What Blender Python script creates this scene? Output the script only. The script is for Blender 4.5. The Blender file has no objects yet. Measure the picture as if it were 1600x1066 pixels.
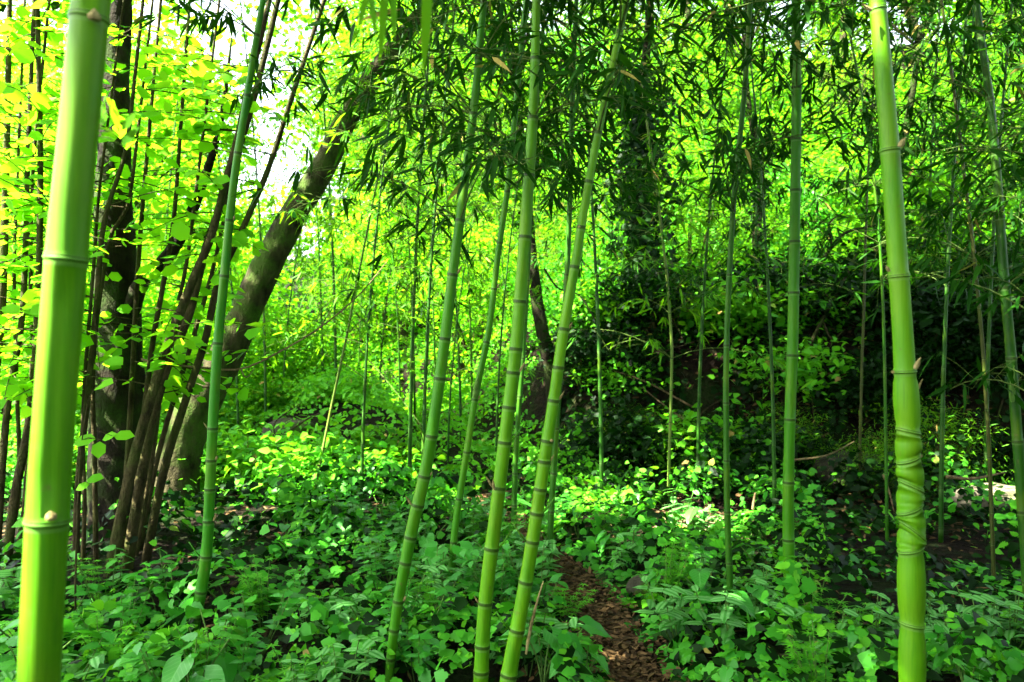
import bpy, math, random
import numpy as np

C = bpy.context.scene
rng = np.random.default_rng(7)
random.seed(7)
R = math.radians

# ------------------------------------------------------------------ camera, sky, sun, exposure
CAM_Z, F = 1.3, 1244.0                     # camera height (m), focal length in photo pixels
cam_d = bpy.data.cameras.new('camera')
cam = bpy.data.objects.new('camera', cam_d)
C.collection.objects.link(cam)
cam.location = (0, 0, CAM_Z)
cam.rotation_euler = (R(90), 0, 0)
cam_d.sensor_width = 36
cam_d.lens = 36 * F / 1600
cam_d.clip_start, cam_d.clip_end = 0.05, 2000
cam_d.dof.use_dof = True
cam_d.dof.focus_distance = 3.2
cam_d.dof.aperture_fstop = 4.5
C.camera = cam

SUN_EL = R(52)
SUN_H = np.array([-0.93, -0.36]); SUN_H = SUN_H / np.linalg.norm(SUN_H)   # towards the sun, on the ground plan
TO_SUN = np.array([SUN_H[0] * math.cos(SUN_EL), SUN_H[1] * math.cos(SUN_EL), math.sin(SUN_EL)])
world = bpy.data.worlds.new('World'); C.world = world
world.use_nodes = True
wn = world.node_tree
sky = wn.nodes.new('ShaderNodeTexSky')
sky.sky_type = 'NISHITA'
sky.sun_disc = False
sky.sun_elevation = SUN_EL
sky.sun_rotation = math.atan2(SUN_H[0], SUN_H[1])
sky.air_density, sky.dust_density, sky.ozone_density = 1.0, 3.0, 1.0
hs = wn.nodes.new('ShaderNodeHueSaturation'); hs.inputs['Saturation'].default_value = 0.45
wn.links.new(sky.outputs[0], hs.inputs['Color'])
wn.links.new(hs.outputs[0], wn.nodes['Background'].inputs[0])
wn.nodes['Background'].inputs[1].default_value = 0.075
sun_d = bpy.data.lights.new('sun', 'SUN')
sun = bpy.data.objects.new('sun', sun_d); C.collection.objects.link(sun)
sun_d.energy, sun_d.angle, sun_d.color = 5.0, R(0.5), (1.0, 0.94, 0.82)
from mathutils import Vector
sun.rotation_euler = Vector(TO_SUN.tolist()).to_track_quat('Z', 'Y').to_euler()
sun.location = (-10, -4, 16)
C.view_settings.view_transform = 'Standard'
C.view_settings.look = 'None'
C.view_settings.exposure = 4.15
C.view_settings.gamma = 1.0
C.cycles.max_bounces = 3
C.cycles.diffuse_bounces = 1
C.cycles.glossy_bounces = 2
C.cycles.transmission_bounces = 2
C.cycles.sample_clamp_indirect = 4.0

# ------------------------------------------------------------------ small maths helpers
def px(u, v, d):
    return np.array([(u - 800) / F * d, d, CAM_Z - (v - 533) / F * d])
def norm(a):
    return a / np.maximum(np.linalg.norm(a, axis=-1, keepdims=True), 1e-9)
def sstep(t):
    t = np.clip(t, 0, 1); return t * t * (3 - 2 * t)
def _hash(i, j, s):
    n = (i * 374761393 + j * 668265263 + s * 974634777) & 0x7fffffff
    n = ((n ^ (n >> 13)) * 1274126177) & 0x7fffffff
    return ((n ^ (n >> 16)) & 0xffff) / 65535.0
def vnoise(x, y, s=0):
    x = np.asarray(x, float); y = np.asarray(y, float)
    i = np.floor(x).astype(np.int64); j = np.floor(y).astype(np.int64)
    fx, fy = sstep(x - i), sstep(y - j)
    a, b, c, d = _hash(i, j, s), _hash(i + 1, j, s), _hash(i, j + 1, s), _hash(i + 1, j + 1, s)
    return (a * (1 - fx) + b * fx) * (1 - fy) + (c * (1 - fx) + d * fx) * fy
def fbm(x, y, s=0, o=4):
    t, a = 0, 0.5
    for k in range(o):
        t = t + a * vnoise(np.asarray(x) * 2 ** k, np.asarray(y) * 2 ** k, s + k); a *= 0.5
    return t
def unit(n):
    return norm(rng.normal(size=(n, 3)))

# ------------------------------------------------------------------ mesh collector
class Acc:
    def __init__(self):
        self.v, self.f, self.a, self.uv, self.n = [], {}, [], [], 0
    def add(self, v, faces, attr=None, uv=None):
        v = np.asarray(v, float).reshape(-1, 3)
        for fa in (faces if isinstance(faces, list) else [faces]):
            fa = np.asarray(fa, np.int64)
            if fa.size:
                self.f.setdefault(fa.shape[1], []).append(fa + self.n)
        self.v.append(v)
        self.a.append(np.zeros(len(v)) if attr is None else np.asarray(attr, float))
        self.uv.append(np.zeros((len(v), 2)) if uv is None else np.asarray(uv, float))
        self.n += len(v)
    def build(self, name, mat, parent=None, smooth=True, attr=None, use_uv=False, base=None):
        me = bpy.data.meshes.new(name)
        v = np.concatenate(self.v) if self.v else np.zeros((0, 3))
        if base is not None:
            v = v - np.asarray(base)
        idx, starts, p = [], [], 0
        for k, fl in self.f.items():
            fa = np.concatenate(fl)
            idx.append(fa.ravel()); starts.append(p + np.arange(len(fa)) * k); p += fa.size
        idx = np.concatenate(idx); starts = np.concatenate(starts)
        me.vertices.add(len(v)); me.vertices.foreach_set('co', v.ravel().astype(np.float32))
        me.loops.add(len(idx)); me.loops.foreach_set('vertex_index', idx.astype(np.int32))
        me.polygons.add(len(starts)); me.polygons.foreach_set('loop_start', starts.astype(np.int32))
        if use_uv:
            l = me.uv_layers.new(name='UVMap')
            l.data.foreach_set('uv', np.concatenate(self.uv)[idx].ravel().astype(np.float32))
        me.update(calc_edges=True); me.validate()
        if attr:
            at = me.attributes.new(attr, 'FLOAT', 'POINT')
            at.data.foreach_set('value', np.concatenate(self.a).astype(np.float32))
        if smooth:
            me.polygons.foreach_set('use_smooth', np.ones(len(starts), bool))
        me.materials.append(mat)
        o = bpy.data.objects.new(name, me)
        C.collection.objects.link(o)
        if parent is not None:
            o.parent = parent
        return o

def tag(o, label=None, cat=None, group=None, kind=None):
    if label: o['label'] = label
    if cat: o['category'] = cat
    if group: o['group'] = group
    if kind: o['kind'] = kind
    return o
def thing(name, loc, label, cat, group=None):
    o = bpy.data.objects.new(name, None)
    o.empty_display_size = 0.1
    C.collection.objects.link(o)
    o.location = tuple(float(q) for q in loc)
    return tag(o, label, cat, group)
def copy_tree(o, loc, rz, sc, label, group, parent=None):
    c = o.copy(); C.collection.objects.link(c)
    if parent is None:
        c.location = tuple(float(q) for q in loc); c.rotation_euler = (0, 0, rz); c.scale = (sc, sc, sc)
        c['label'] = label; c['group'] = group
    else:
        c.parent = parent
    for ch in list(o.children):
        copy_tree(ch, None, 0, 1, None, None, c)
    return c

def tube(acc, P, rad, seg=8, wob=0.0, seed=0, cap=True, attr=None):
    """a tube along the points P with one radius per point; wob roughens it like bark"""
    P = np.asarray(P, float); rad = np.broadcast_to(np.asarray(rad, float), (len(P),))
    T = norm(np.gradient(P, axis=0))
    ref = np.array([0, 1.0, 0]) if abs(T[:, 1]).max() < 0.85 else np.array([0, 0, 1.0])
    U = norm(np.cross(T, ref)); V = np.cross(T, U)
    th = np.linspace(0, 2 * math.pi, seg, endpoint=False)
    rr = rad[:, None] * np.ones(seg)
    if wob:
        s = np.arange(len(P))[:, None] * 0.45
        rr = rr * (1 + wob * (fbm(np.cos(th)[None] * 2.2 + s * .35 + 9 + seed, np.sin(th)[None] * 2.2 + s + 5, seed) - .47) * 2)
    v = P[:, None] + rr[..., None] * (np.cos(th)[None, :, None] * U[:, None] + np.sin(th)[None, :, None] * V[:, None])
    n, m = len(P), seg
    i = np.arange(n - 1)[:, None] * m; j = np.arange(m)[None]
    jn = (j + 1) % m
    f = np.stack([i + j, i + jn, i + m + jn, i + m + j], -1).reshape(-1, 4)
    fs = [f]
    v = v.reshape(-1, 3)
    if cap:
        v = np.concatenate([v, P[:1], P[-1:]])
        k = np.arange(m)
        fs.append(np.stack([np.full(m, n * m), (k + 1) % m, k], -1))
        fs.append(np.stack([np.full(m, n * m + 1), (n - 1) * m + k, (n - 1) * m + (k + 1) % m], -1))
    a = None
    if attr is not None:
        a = np.repeat(np.asarray(attr, float), m)
        if cap: a = np.concatenate([a, a[:1], a[-1:]])
    acc.add(v, fs, a)

def spline(pts, n):
    """smooth curve through the points (chord length, Catmull-Rom)"""
    pts = np.asarray(pts, float)
    if len(pts) == 2:
        return pts[0] + (pts[1] - pts[0]) * np.linspace(0, 1, n)[:, None]
    q = np.concatenate([[2 * pts[0] - pts[1]], pts, [2 * pts[-1] - pts[-2]]])
    s = np.concatenate([[0], np.cumsum(np.linalg.norm(np.diff(pts, axis=0), axis=1))])
    t = np.linspace(0, s[-1], n)
    k = np.clip(np.searchsorted(s, t, side='right') - 1, 0, len(pts) - 2)
    w = ((t - s[k]) / (s[k + 1] - s[k]))[:, None]
    p0, p1, p2, p3 = q[k], q[k + 1], q[k + 2], q[k + 3]
    return 0.5 * (2 * p1 + (p2 - p0) * w + (2 * p0 - 5 * p1 + 4 * p2 - p3) * w ** 2 + (3 * p1 - p0 - 3 * p2 + p3) * w ** 3)

# ------------------------------------------------------------------ leaf templates: (along, across, up), triangles
_T8 = np.array([(0, 1, 2), (0, 2, 3), (1, 4, 5), (1, 5, 2), (2, 5, 6), (2, 6, 3), (4, 7, 5), (5, 7, 6)])
def _leaf8(t1, w1, t2, w2, fold, droop):
    z = lambda t: -droop * t * t
    return (np.array([(0, 0, 0), (t1, -w1, z(t1) + fold), (t1, 0, z(t1)), (t1, w1, z(t1) + fold),
                      (t2, -w2, z(t2) + fold), (t2, 0, z(t2)), (t2, w2, z(t2) + fold), (1, 0, z(1))]), _T8)
LANCE = _leaf8(.25, .5, .62, .42, .012, .16)      # bamboo leaf
ROUND = _leaf8(.25, .43, .68, .46, .05, .14)      # hazel leaf
OVATE = _leaf8(.28, .5, .68, .30, .05, .16)
SLIM = (np.array([(0, 0, 0), (.4, -.5, -.01), (.4, .5, -.01), (1, 0, -.14)]), np.array([(0, 1, 2), (1, 3, 2)]))
DISC = (np.array([(0, 0, 0), (.45, -.5, .03), (.5, 0, -.02), (.45, .5, .03), (1, 0, -.08)]),
        np.array([(0, 1, 2), (0, 2, 3), (1, 4, 2), (2, 4, 3)]))
def _fan(outline, c, droop):
    o = np.array([(c, 0)] + outline)
    r = np.hypot(o[:, 0] - c, o[:, 1])
    z = -droop * r ** 2 + .06 * np.abs(o[:, 1])
    n = len(outline)
    return (np.column_stack([o, z]), np.array([(0, 1 + i, 1 + (i + 1) % n) for i in range(n)]))
IVY = _fan([(.02, 0), (-.08, -.2), (.05, -.42), (.18, -.47), (.3, -.38), (.46, -.50), (.60, -.34), (.78, -.20), (.96, 0),
            (.78, .20), (.60, .34), (.46, .50), (.3, .38), (.18, .47), (.05, .42), (-.08, .2)], .35, .25)
NETTLE = _fan([(0, 0), (.05, -.2), (.15, -.36), (.2, -.3), (.3, -.42), (.36, -.33), (.48, -.36), (.54, -.27), (.66, -.26), (.72, -.17), (1, 0),
               (.72, .17), (.66, .26), (.54, .27), (.48, .36), (.36, .33), (.3, .42), (.2, .3), (.15, .36), (.05, .2)], .4, .22)
def _arum():
    """arrowhead leaf blade: a little grid, midrib folded, edges waved"""
    t = np.array([-.30, -.15, 0, .12, .3, .5, .7, .87, 1.0])
    w = np.array([.10, .30, .40, .42, .37, .29, .19, .08, 0.0])
    inn = np.array([.10, .10, 0, 0, 0, 0, 0, 0, 0])
    V, Fc = [], []
    for s in (-1, 1):
        b = len(V)
        for k in range(len(t)):
            for q in (0, .5, 1):
                y = inn[k] + (w[k] - inn[k]) * q
                V.append((t[k], s * y, .10 * y + .025 * math.sin(t[k] * 13 + q * 2 + s) * q - .20 * max(t[k], 0) ** 2 - .1 * min(t[k], 0) ** 2 * 3))
        for k in range(len(t) - 1):
            for q in range(2):
                a = b + k * 3 + q
                Fc += [(a, a + 1, a + 4), (a, a + 4, a + 3)]
    return np.array(V), np.array(Fc)
ARUM = _arum()

def leaves(acc, P, D, N, L, W, tpl, uv=False):
    """P roots, D directions, N up hints (k,3); L length, W width"""
    tv, tf = tpl
    P = np.asarray(P, float); k = len(P)
    if k == 0: return
    D = norm(np.asarray(D, float)); S = norm(np.cross(D, N)); U = np.cross(S, D)
    L = np.broadcast_to(np.asarray(L, float), (k,)); W = np.broadcast_to(np.asarray(W, float), (k,))
    v = (P[:, None] + (L[:, None] * tv[:, 0])[..., None] * D[:, None]
         + (W[:, None] * tv[:, 1])[..., None] * S[:, None] + (L[:, None] * tv[:, 2])[..., None] * U[:, None])
    f = tf[None] + (np.arange(k) * len(tv))[:, None, None]
    u = np.tile(np.column_stack([tv[:, 0], tv[:, 1]]), (k, 1)) if uv else None
    acc.add(v.reshape(-1, 3), f.reshape(-1, 3), None, u)

# ------------------------------------------------------------------ materials
def new_mat(name):
    m = bpy.data.materials.new(name); m.use_nodes = True
    t = m.node_tree
    return m, t, t.nodes, t.links, t.nodes['Principled BSDF'], t.nodes['Material Output']
def ramp(N, stops):
    r = N.new('ShaderNodeValToRGB')
    e = r.color_ramp.elements
    while len(e) < len(stops): e.new(0.5)
    for k, (p, c) in enumerate(stops):
        e[k].position = p; e[k].color = (*c, 1)
    return r
def noise(N, Lk, coord, scale, detail=3, sc=None, rough=.55):
    n = N.new('ShaderNodeTexNoise'); n.inputs['Scale'].default_value = scale; n.inputs['Detail'].default_value = detail
    n.inputs['Roughness'].default_value = rough
    if sc:
        mp = N.new('ShaderNodeMapping'); mp.inputs['Scale'].default_value = sc
        Lk.new(coord, mp.inputs['Vector']); coord = mp.outputs[0]
    Lk.new(coord, n.inputs['Vector'])
    return n
def math_(N, Lk, op, a, b=None, clamp=False):
    m = N.new('ShaderNodeMath'); m.operation = op; m.use_clamp = clamp
    for k, q in enumerate((a, b)):
        if q is None: continue
        if isinstance(q, (int, float)): m.inputs[k].default_value = q
        else: Lk.new(q, m.inputs[k])
    return m.outputs[0]
def mixc(N, Lk, f, a, b):
    m = N.new('ShaderNodeMix'); m.data_type = 'RGBA'
    for s, q in ((0, f), (6, a), (7, b)):
        if isinstance(q, (int, float)): m.inputs[s].default_value = q
        elif isinstance(q, tuple): m.inputs[s].default_value = (*q, 1)
        else: Lk.new(q, m.inputs[s])
    return m.outputs[2]

def leaf_mat(name, dark, light, trans, rough=.42, tf=.42, spec=.4, extra=None, dead=0.0):
    m, t, N, Lk, B, O = new_mat(name)
    g = N.new('ShaderNodeNewGeometry')
    stops = [(0, dark), (1 - dead - .001, light)]
    if dead: stops += [(1 - dead, (.30, .26, .05)), (1.0, (.22, .15, .04))]
    r = ramp(N, stops)
    Lk.new(g.outputs['Random Per Island'], r.inputs[0])
    col = r.outputs[0]
    if extra: col = extra(N, Lk, col)
    Lk.new(col, B.inputs['Base Color'])
    B.inputs['Roughness'].default_value = rough
    B.inputs['Specular IOR Level'].default_value = spec
    tr = N.new('ShaderNodeBsdfTranslucent')
    tm = mixc(N, Lk, .25, trans, col) if not extra else mixc(N, Lk, .45, trans, col)
    Lk.new(tm, tr.inputs['Color'])
    mx = N.new('ShaderNodeMixShader'); mx.inputs[0].default_value = tf
    Lk.new(B.outputs[0], mx.inputs[1]); Lk.new(tr.outputs[0], mx.inputs[2])
    Lk.new(mx.outputs[0], O.inputs['Surface'])
    return m

def veins(N, Lk, col, pale=(.42, .52, .22), amt=.75, freq=6.5):
    uv = N.new('ShaderNodeUVMap'); s = N.new('ShaderNodeSeparateXYZ'); Lk.new(uv.outputs[0], s.inputs[0])
    ab = math_(N, Lk, 'ABSOLUTE', s.outputs[1])
    k = math_(N, Lk, 'SUBTRACT', s.outputs[0], math_(N, Lk, 'MULTIPLY', ab, .95))
    fr = math_(N, Lk, 'FRACT', math_(N, Lk, 'MULTIPLY', k, freq))
    lat = math_(N, Lk, 'SUBTRACT', 1, math_(N, Lk, 'MULTIPLY', math_(N, Lk, 'ABSOLUTE', math_(N, Lk, 'SUBTRACT', fr, .5)), 7), True)
    mid = math_(N, Lk, 'SUBTRACT', 1, math_(N, Lk, 'MULTIPLY', ab, 28), True)
    f = math_(N, Lk, 'MULTIPLY', math_(N, Lk, 'MAXIMUM', math_(N, Lk, 'MULTIPLY', lat, .7), mid), amt)
    return mixc(N, Lk, f, col, pale)
def silver(N, Lk, col):
    uv = N.new('ShaderNodeUVMap'); s = N.new('ShaderNodeSeparateXYZ'); Lk.new(uv.outputs[0], s.inputs[0])
    ab = math_(N, Lk, 'ABSOLUTE', s.outputs[1])
    band = math_(N, Lk, 'SUBTRACT', 1, math_(N, Lk, 'MULTIPLY', math_(N, Lk, 'ABSOLUTE', math_(N, Lk, 'SUBTRACT', ab, .17)), 7.5), True)
    tc = N.new('ShaderNodeTexCoord')
    n = noise(N, Lk, tc.outputs['Object'], 90, 2)
    f = math_(N, Lk, 'MULTIPLY', band, math_(N, Lk, 'MULTIPLY_ADD', n.outputs[0], 2.6), True)
    c = mixc(N, Lk, math_(N, Lk, 'MULTIPLY', f, .6), col, (.20, .46, .14))
    return veins(N, Lk, c, (.05, .22, .02), .6, 7)

M = {}
M['bamboo_leaf'] = leaf_mat('bamboo_leaf', (0.0030, 0.0260, 0.0015), (0.0110, 0.0575, 0.0020), (0.0250, 0.1300, 0.0020), .55, .24, .05, dead=.015)  # shaded copy of the bamboo leaf, the shade is put into its colour
M['bamboo_leaf_lit'] = leaf_mat('bamboo_leaf_lit', (0.0225, 0.1275, 0.0030), (0.0675, 0.2250, 0.0045), (0.1950, 0.4650, 0.0060), .55, .46, .1, dead=.03)  # sunlit copy of the same leaf, the sunlight is put into its colour
M['hazel_leaf'] = leaf_mat('hazel_leaf', (.060, .27, .004), (.12, .40, .006), (.34, .78, .012), .6, .52, .08)
M['bush_leaf'] = leaf_mat('bush_leaf', (0.0096, 0.0800, 0.0024), (0.0480, 0.2000, 0.0040), (0.1520, 0.4320, 0.0064), .6, .44, .05, dead=.012)
M['shade_leaf'] = leaf_mat('shade_leaf', (0.0045, 0.0270, 0.0014), (0.0099, 0.0495, 0.0018), (0.0158, 0.0900, 0.0018), .6, .22, .05)  # darkened to cut the green light passing through the overhead crowns
M['shade_dark_leaf'] = leaf_mat('shade_dark_leaf', (0.0014, 0.0105, 0.0007), (0.0049, 0.0297, 0.0014), (0.0070, 0.0420, 0.0014), .5, .18, .07)  # nearly black: deep shade on bank and undergrowth is put into this colour
M['ivy_leaf'] = leaf_mat('ivy_leaf', (.014, .150, .006), (.060, .330, .012), (.08, .46, .010), .48, .28, .2)
M['herb_leaf'] = leaf_mat('herb_leaf', (.030, .210, .006), (.100, .380, .012), (.18, .58, .010), .52, .36, .12, dead=.008)
M['arum_leaf'] = leaf_mat('arum_leaf', (0.0108, 0.1350, 0.0072), (0.0324, 0.2430, 0.0108), (0.0720, 0.3780, 0.0108), .36, .30, .35, extra=lambda N, Lk, c: veins(N, Lk, c, (.05, .26, .03), .35))
M['marbled_leaf'] = leaf_mat('marbled_leaf', (.014, .150, .010), (.038, .250, .016), (.10, .45, .02), .38, .30, .35, extra=lambda N, Lk, c: veins(N, Lk, c, (.14, .40, .09), .5, 6.5))
M['variegated_leaf'] = leaf_mat('variegated_leaf', (.014, .150, .010), (.040, .260, .014), (.12, .45, .02), .42, .30, .3, extra=silver)
M['litter'] = leaf_mat('litter', (0.0076, 0.0044, 0.0019), (0.1328, 0.0822, 0.0316), (0.0759, 0.0379, 0.0126), .75, .12, .10)
M['sun_patch_litter'] = leaf_mat('sun_patch_litter', (0.1155, 0.0743, 0.0330), (0.3465, 0.2805, 0.1485), (0.2475, 0.1815, 0.0660), .7, .15, .15)  # bright copy of the litter, the sun patch is put into its colour
M['spathe'] = leaf_mat('spathe', (0.1560, 0.2760, 0.0360), (0.1800, 0.3120, 0.0480), (0.2700, 0.3900, 0.0480), .4, .4, .3)

def bamboo_mat(name, low, high, dirt=.5):
    m, t, N, Lk, B, O = new_mat(name)
    tc = N.new('ShaderNodeTexCoord')
    n1 = noise(N, Lk, tc.outputs['Object'], 5, 3, (5, 5, .8))
    n2 = noise(N, Lk, tc.outputs['Object'], 70, 3, (3.4, 3.4, .05))
    n3 = noise(N, Lk, tc.outputs['Object'], 40, 4)
    r = ramp(N, [(.30, low), (.68, high)])
    mixn = math_(N, Lk, 'MULTIPLY_ADD', n2.outputs[0], .35)
    mixn.node.inputs[2].default_value = 0.0
    f = math_(N, Lk, 'ADD', math_(N, Lk, 'MULTIPLY', n1.outputs[0], .68), math_(N, Lk, 'MULTIPLY', n2.outputs[0], .34))
    Lk.new(f, r.inputs[0])
    at = N.new('ShaderNodeAttribute'); at.attribute_name = 'node'
    n4 = noise(N, Lk, tc.outputs['Object'], 3.2, 2, (3, 3, 1))
    n5 = noise(N, Lk, tc.outputs['Object'], 130, 2, (2.2, 2.2, .03))
    old = math_(N, Lk, 'MULTIPLY', math_(N, Lk, 'SUBTRACT', n4.outputs[0], .52), 5, True)
    streak = math_(N, Lk, 'MULTIPLY', math_(N, Lk, 'SUBTRACT', n5.outputs[0], .58), 6, True)
    base_c = mixc(N, Lk, math_(N, Lk, 'MULTIPLY', old, .45), r.outputs[0], (.12, .20, .006))
    base_c = mixc(N, Lk, math_(N, Lk, 'MULTIPLY', streak, .35), base_c, (.014, .08, .002))
    # 1 = dark ring, 0.5 = pale waxy bloom below the ring
    band = ramp(N, [(0, (0, 0, 0)), (.3, (0, 0, 0)), (.55, (1, 1, 1)), (.7, (0, 0, 0))])
    Lk.new(at.outputs['Fac'], band.inputs[0])
    c = mixc(N, Lk, math_(N, Lk, 'MULTIPLY', band.outputs[0], .30), base_c, (.15, .25, .08))
    ring = math_(N, Lk, 'MULTIPLY', math_(N, Lk, 'SUBTRACT', at.outputs['Fac'], .68), 3.2, True)
    c = mixc(N, Lk, math_(N, Lk, 'MULTIPLY', ring, .85), c, (.018, .036, .005))
    spot = math_(N, Lk, 'MULTIPLY', math_(N, Lk, 'SUBTRACT', n3.outputs[0], .64), 9, True)
    c = mixc(N, Lk, math_(N, Lk, 'MULTIPLY', spot, dirt), c, (.09, .09, .02))
    Lk.new(c, B.inputs['Base Color'])
    rr = math_(N, Lk, 'MULTIPLY_ADD', n3.outputs[0], .3)
    rr.node.inputs[2].default_value = .34
    Lk.new(rr, B.inputs['Roughness'])
    B.inputs['Specular IOR Level'].default_value = .16
    bp = N.new('ShaderNodeBump'); bp.inputs['Strength'].default_value = .08; bp.inputs['Distance'].default_value = .004
    Lk.new(n2.outputs[0], bp.inputs['Height']); Lk.new(bp.outputs[0], B.inputs['Normal'])
    return m
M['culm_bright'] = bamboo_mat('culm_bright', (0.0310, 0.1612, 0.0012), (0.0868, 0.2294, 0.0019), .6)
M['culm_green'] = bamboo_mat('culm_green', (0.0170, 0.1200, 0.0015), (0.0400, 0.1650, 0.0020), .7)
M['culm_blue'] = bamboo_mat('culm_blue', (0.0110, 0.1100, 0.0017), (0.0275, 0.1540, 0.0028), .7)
M['culm_dark'] = bamboo_mat('culm_dark', (0.0090, 0.0600, 0.0015), (0.0225, 0.1000, 0.0020), .6)  # shaded copy of the green culm, with shade put into the colour
M['culm_shade'] = bamboo_mat('culm_shade', (0.0048, 0.0360, 0.0012), (0.0144, 0.0660, 0.0018), .6)  # darkest culm copy, shade put into the colour of the stems further back
M['culm_pale_lit'] = bamboo_mat('culm_pale_lit', (0.0600, 0.1200, 0.0120), (0.1140, 0.1680, 0.0270), .7)  # pale culm copy, the sunlit stem's light is put into its colour
M['culm_brown'] = bamboo_mat('culm_brown', (0.0200, 0.0325, 0.0040), (0.0425, 0.0475, 0.0080), .8)

def bark_mat(name, a, b, moss, mossamt=.5, scale=14):
    m, t, N, Lk, B, O = new_mat(name)
    tc = N.new('ShaderNodeTexCoord')
    n1 = noise(N, Lk, tc.outputs['Object'], scale, 6, (1, 1, .35), .65)
    n2 = noise(N, Lk, tc.outputs['Object'], 3.2, 4, None, .6)
    n3 = noise(N, Lk, tc.outputs['Object'], 60, 3)
    r = ramp(N, [(.34, a), (.66, b)]); Lk.new(n1.outputs[0], r.inputs[0])
    f = math_(N, Lk, 'MULTIPLY', math_(N, Lk, 'SUBTRACT', n2.outputs[0], .46), 7, True)
    f = math_(N, Lk, 'MULTIPLY', f, math_(N, Lk, 'MULTIPLY', n3.outputs[0], mossamt * 2), True)
    c = mixc(N, Lk, f, r.outputs[0], moss)
    Lk.new(c, B.inputs['Base Color']); B.inputs['Roughness'].default_value = .88
    B.inputs['Specular IOR Level'].default_value = .07
    h = math_(N, Lk, 'ADD', n1.outputs[0], math_(N, Lk, 'MULTIPLY', n3.outputs[0], .35))
    bp = N.new('ShaderNodeBump'); bp.inputs['Strength'].default_value = .9; bp.inputs['Distance'].default_value = .03
    Lk.new(h, bp.inputs['Height']); Lk.new(bp.outputs[0], B.inputs['Normal'])
    return m
M['bark'] = bark_mat('bark', (0.0081, 0.0073, 0.0032), (0.0486, 0.0446, 0.0194), (0.0324, 0.0729, 0.0065), .7)
M['bark_dark'] = bark_mat('bark_dark', (0.0036, 0.0030, 0.0018), (0.0180, 0.0150, 0.0078), (0.0180, 0.0390, 0.0048), .7)
M['hazel_bark'] = bark_mat('hazel_bark', (0.0132, 0.0108, 0.0042), (0.0600, 0.0510, 0.0192), (0.0360, 0.0600, 0.0072), .45, 26)
M['dead_wood'] = bark_mat('dead_wood', (0.0600, 0.0420, 0.0180), (0.1680, 0.1260, 0.0600), (0.0600, 0.0720, 0.0180), .3, 30)
M['twig_green'] = bark_mat('twig_green', (0.0360, 0.0720, 0.0120), (0.0960, 0.1440, 0.0300), (0.0600, 0.1200, 0.0180), .4, 40)
M['sheath'] = bark_mat('sheath', (0.1560, 0.1200, 0.0420), (0.3000, 0.2520, 0.1020), (0.1200, 0.1560, 0.0300), .2, 40)
M['stalk'] = bark_mat('stalk', (0.0490, 0.1120, 0.0210), (0.0980, 0.2100, 0.0350), (0.0840, 0.1750, 0.0280), .3, 40)
M['rock'] = bark_mat('rock', (0.0200, 0.0200, 0.0125), (0.0650, 0.0600, 0.0400), (0.0250, 0.0600, 0.0050), 1.2, 7)
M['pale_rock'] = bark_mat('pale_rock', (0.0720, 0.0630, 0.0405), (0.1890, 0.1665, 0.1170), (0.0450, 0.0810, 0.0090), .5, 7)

def ground_mat(name, cols, moss=None):
    m, t, N, Lk, B, O = new_mat(name)
    tc = N.new('ShaderNodeTexCoord')
    n1 = noise(N, Lk, tc.outputs['Object'], 2.2, 6, None, .65)
    vo = N.new('ShaderNodeTexVoronoi'); vo.inputs['Scale'].default_value = 26; Lk.new(tc.outputs['Object'], vo.inputs['Vector'])
    n2 = noise(N, Lk, tc.outputs['Object'], 45, 5, None, .7)
    f = math_(N, Lk, 'ADD', math_(N, Lk, 'MULTIPLY', n1.outputs[0], .5), math_(N, Lk, 'MULTIPLY', n2.outputs[0], .5))
    r = ramp(N, cols); Lk.new(f, r.inputs[0])
    sep = N.new('ShaderNodeSeparateColor'); Lk.new(vo.outputs['Color'], sep.inputs[0])
    c = mixc(N, Lk, math_(N, Lk, 'MULTIPLY', sep.outputs[0], .45), r.outputs[0], cols[-1][1])
    if moss:
        mf = math_(N, Lk, 'MULTIPLY', math_(N, Lk, 'SUBTRACT', n1.outputs[0], .46), 6, True)
        c = mixc(N, Lk, math_(N, Lk, 'MULTIPLY', mf, .7), c, moss)
    Lk.new(c, B.inputs['Base Color']); B.inputs['Roughness'].default_value = .92
    B.inputs['Specular IOR Level'].default_value = .07
    bp = N.new('ShaderNodeBump'); bp.inputs['Strength'].default_value = 1; bp.inputs['Distance'].default_value = .05
    Lk.new(math_(N, Lk, 'ADD', n2.outputs[0], vo.outputs['Distance']), bp.inputs['Height']); Lk.new(bp.outputs[0], B.inputs['Normal'])
    return m
M['soil'] = ground_mat('soil', [(.36, (0.0022, 0.0017, 0.0011)), (.55, (0.0066, 0.0044, 0.0022)), (.76, (0.0220, 0.0143, 0.0066))], (.010, .028, .003))  # nearly black, the bank's deep shade is put into the soil colour
M['path'] = ground_mat('path', [(.36, (0.0054, 0.0036, 0.0018)), (.52, (0.0203, 0.0126, 0.0058)), (.70, (0.0675, 0.0441, 0.0207))])

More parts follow.
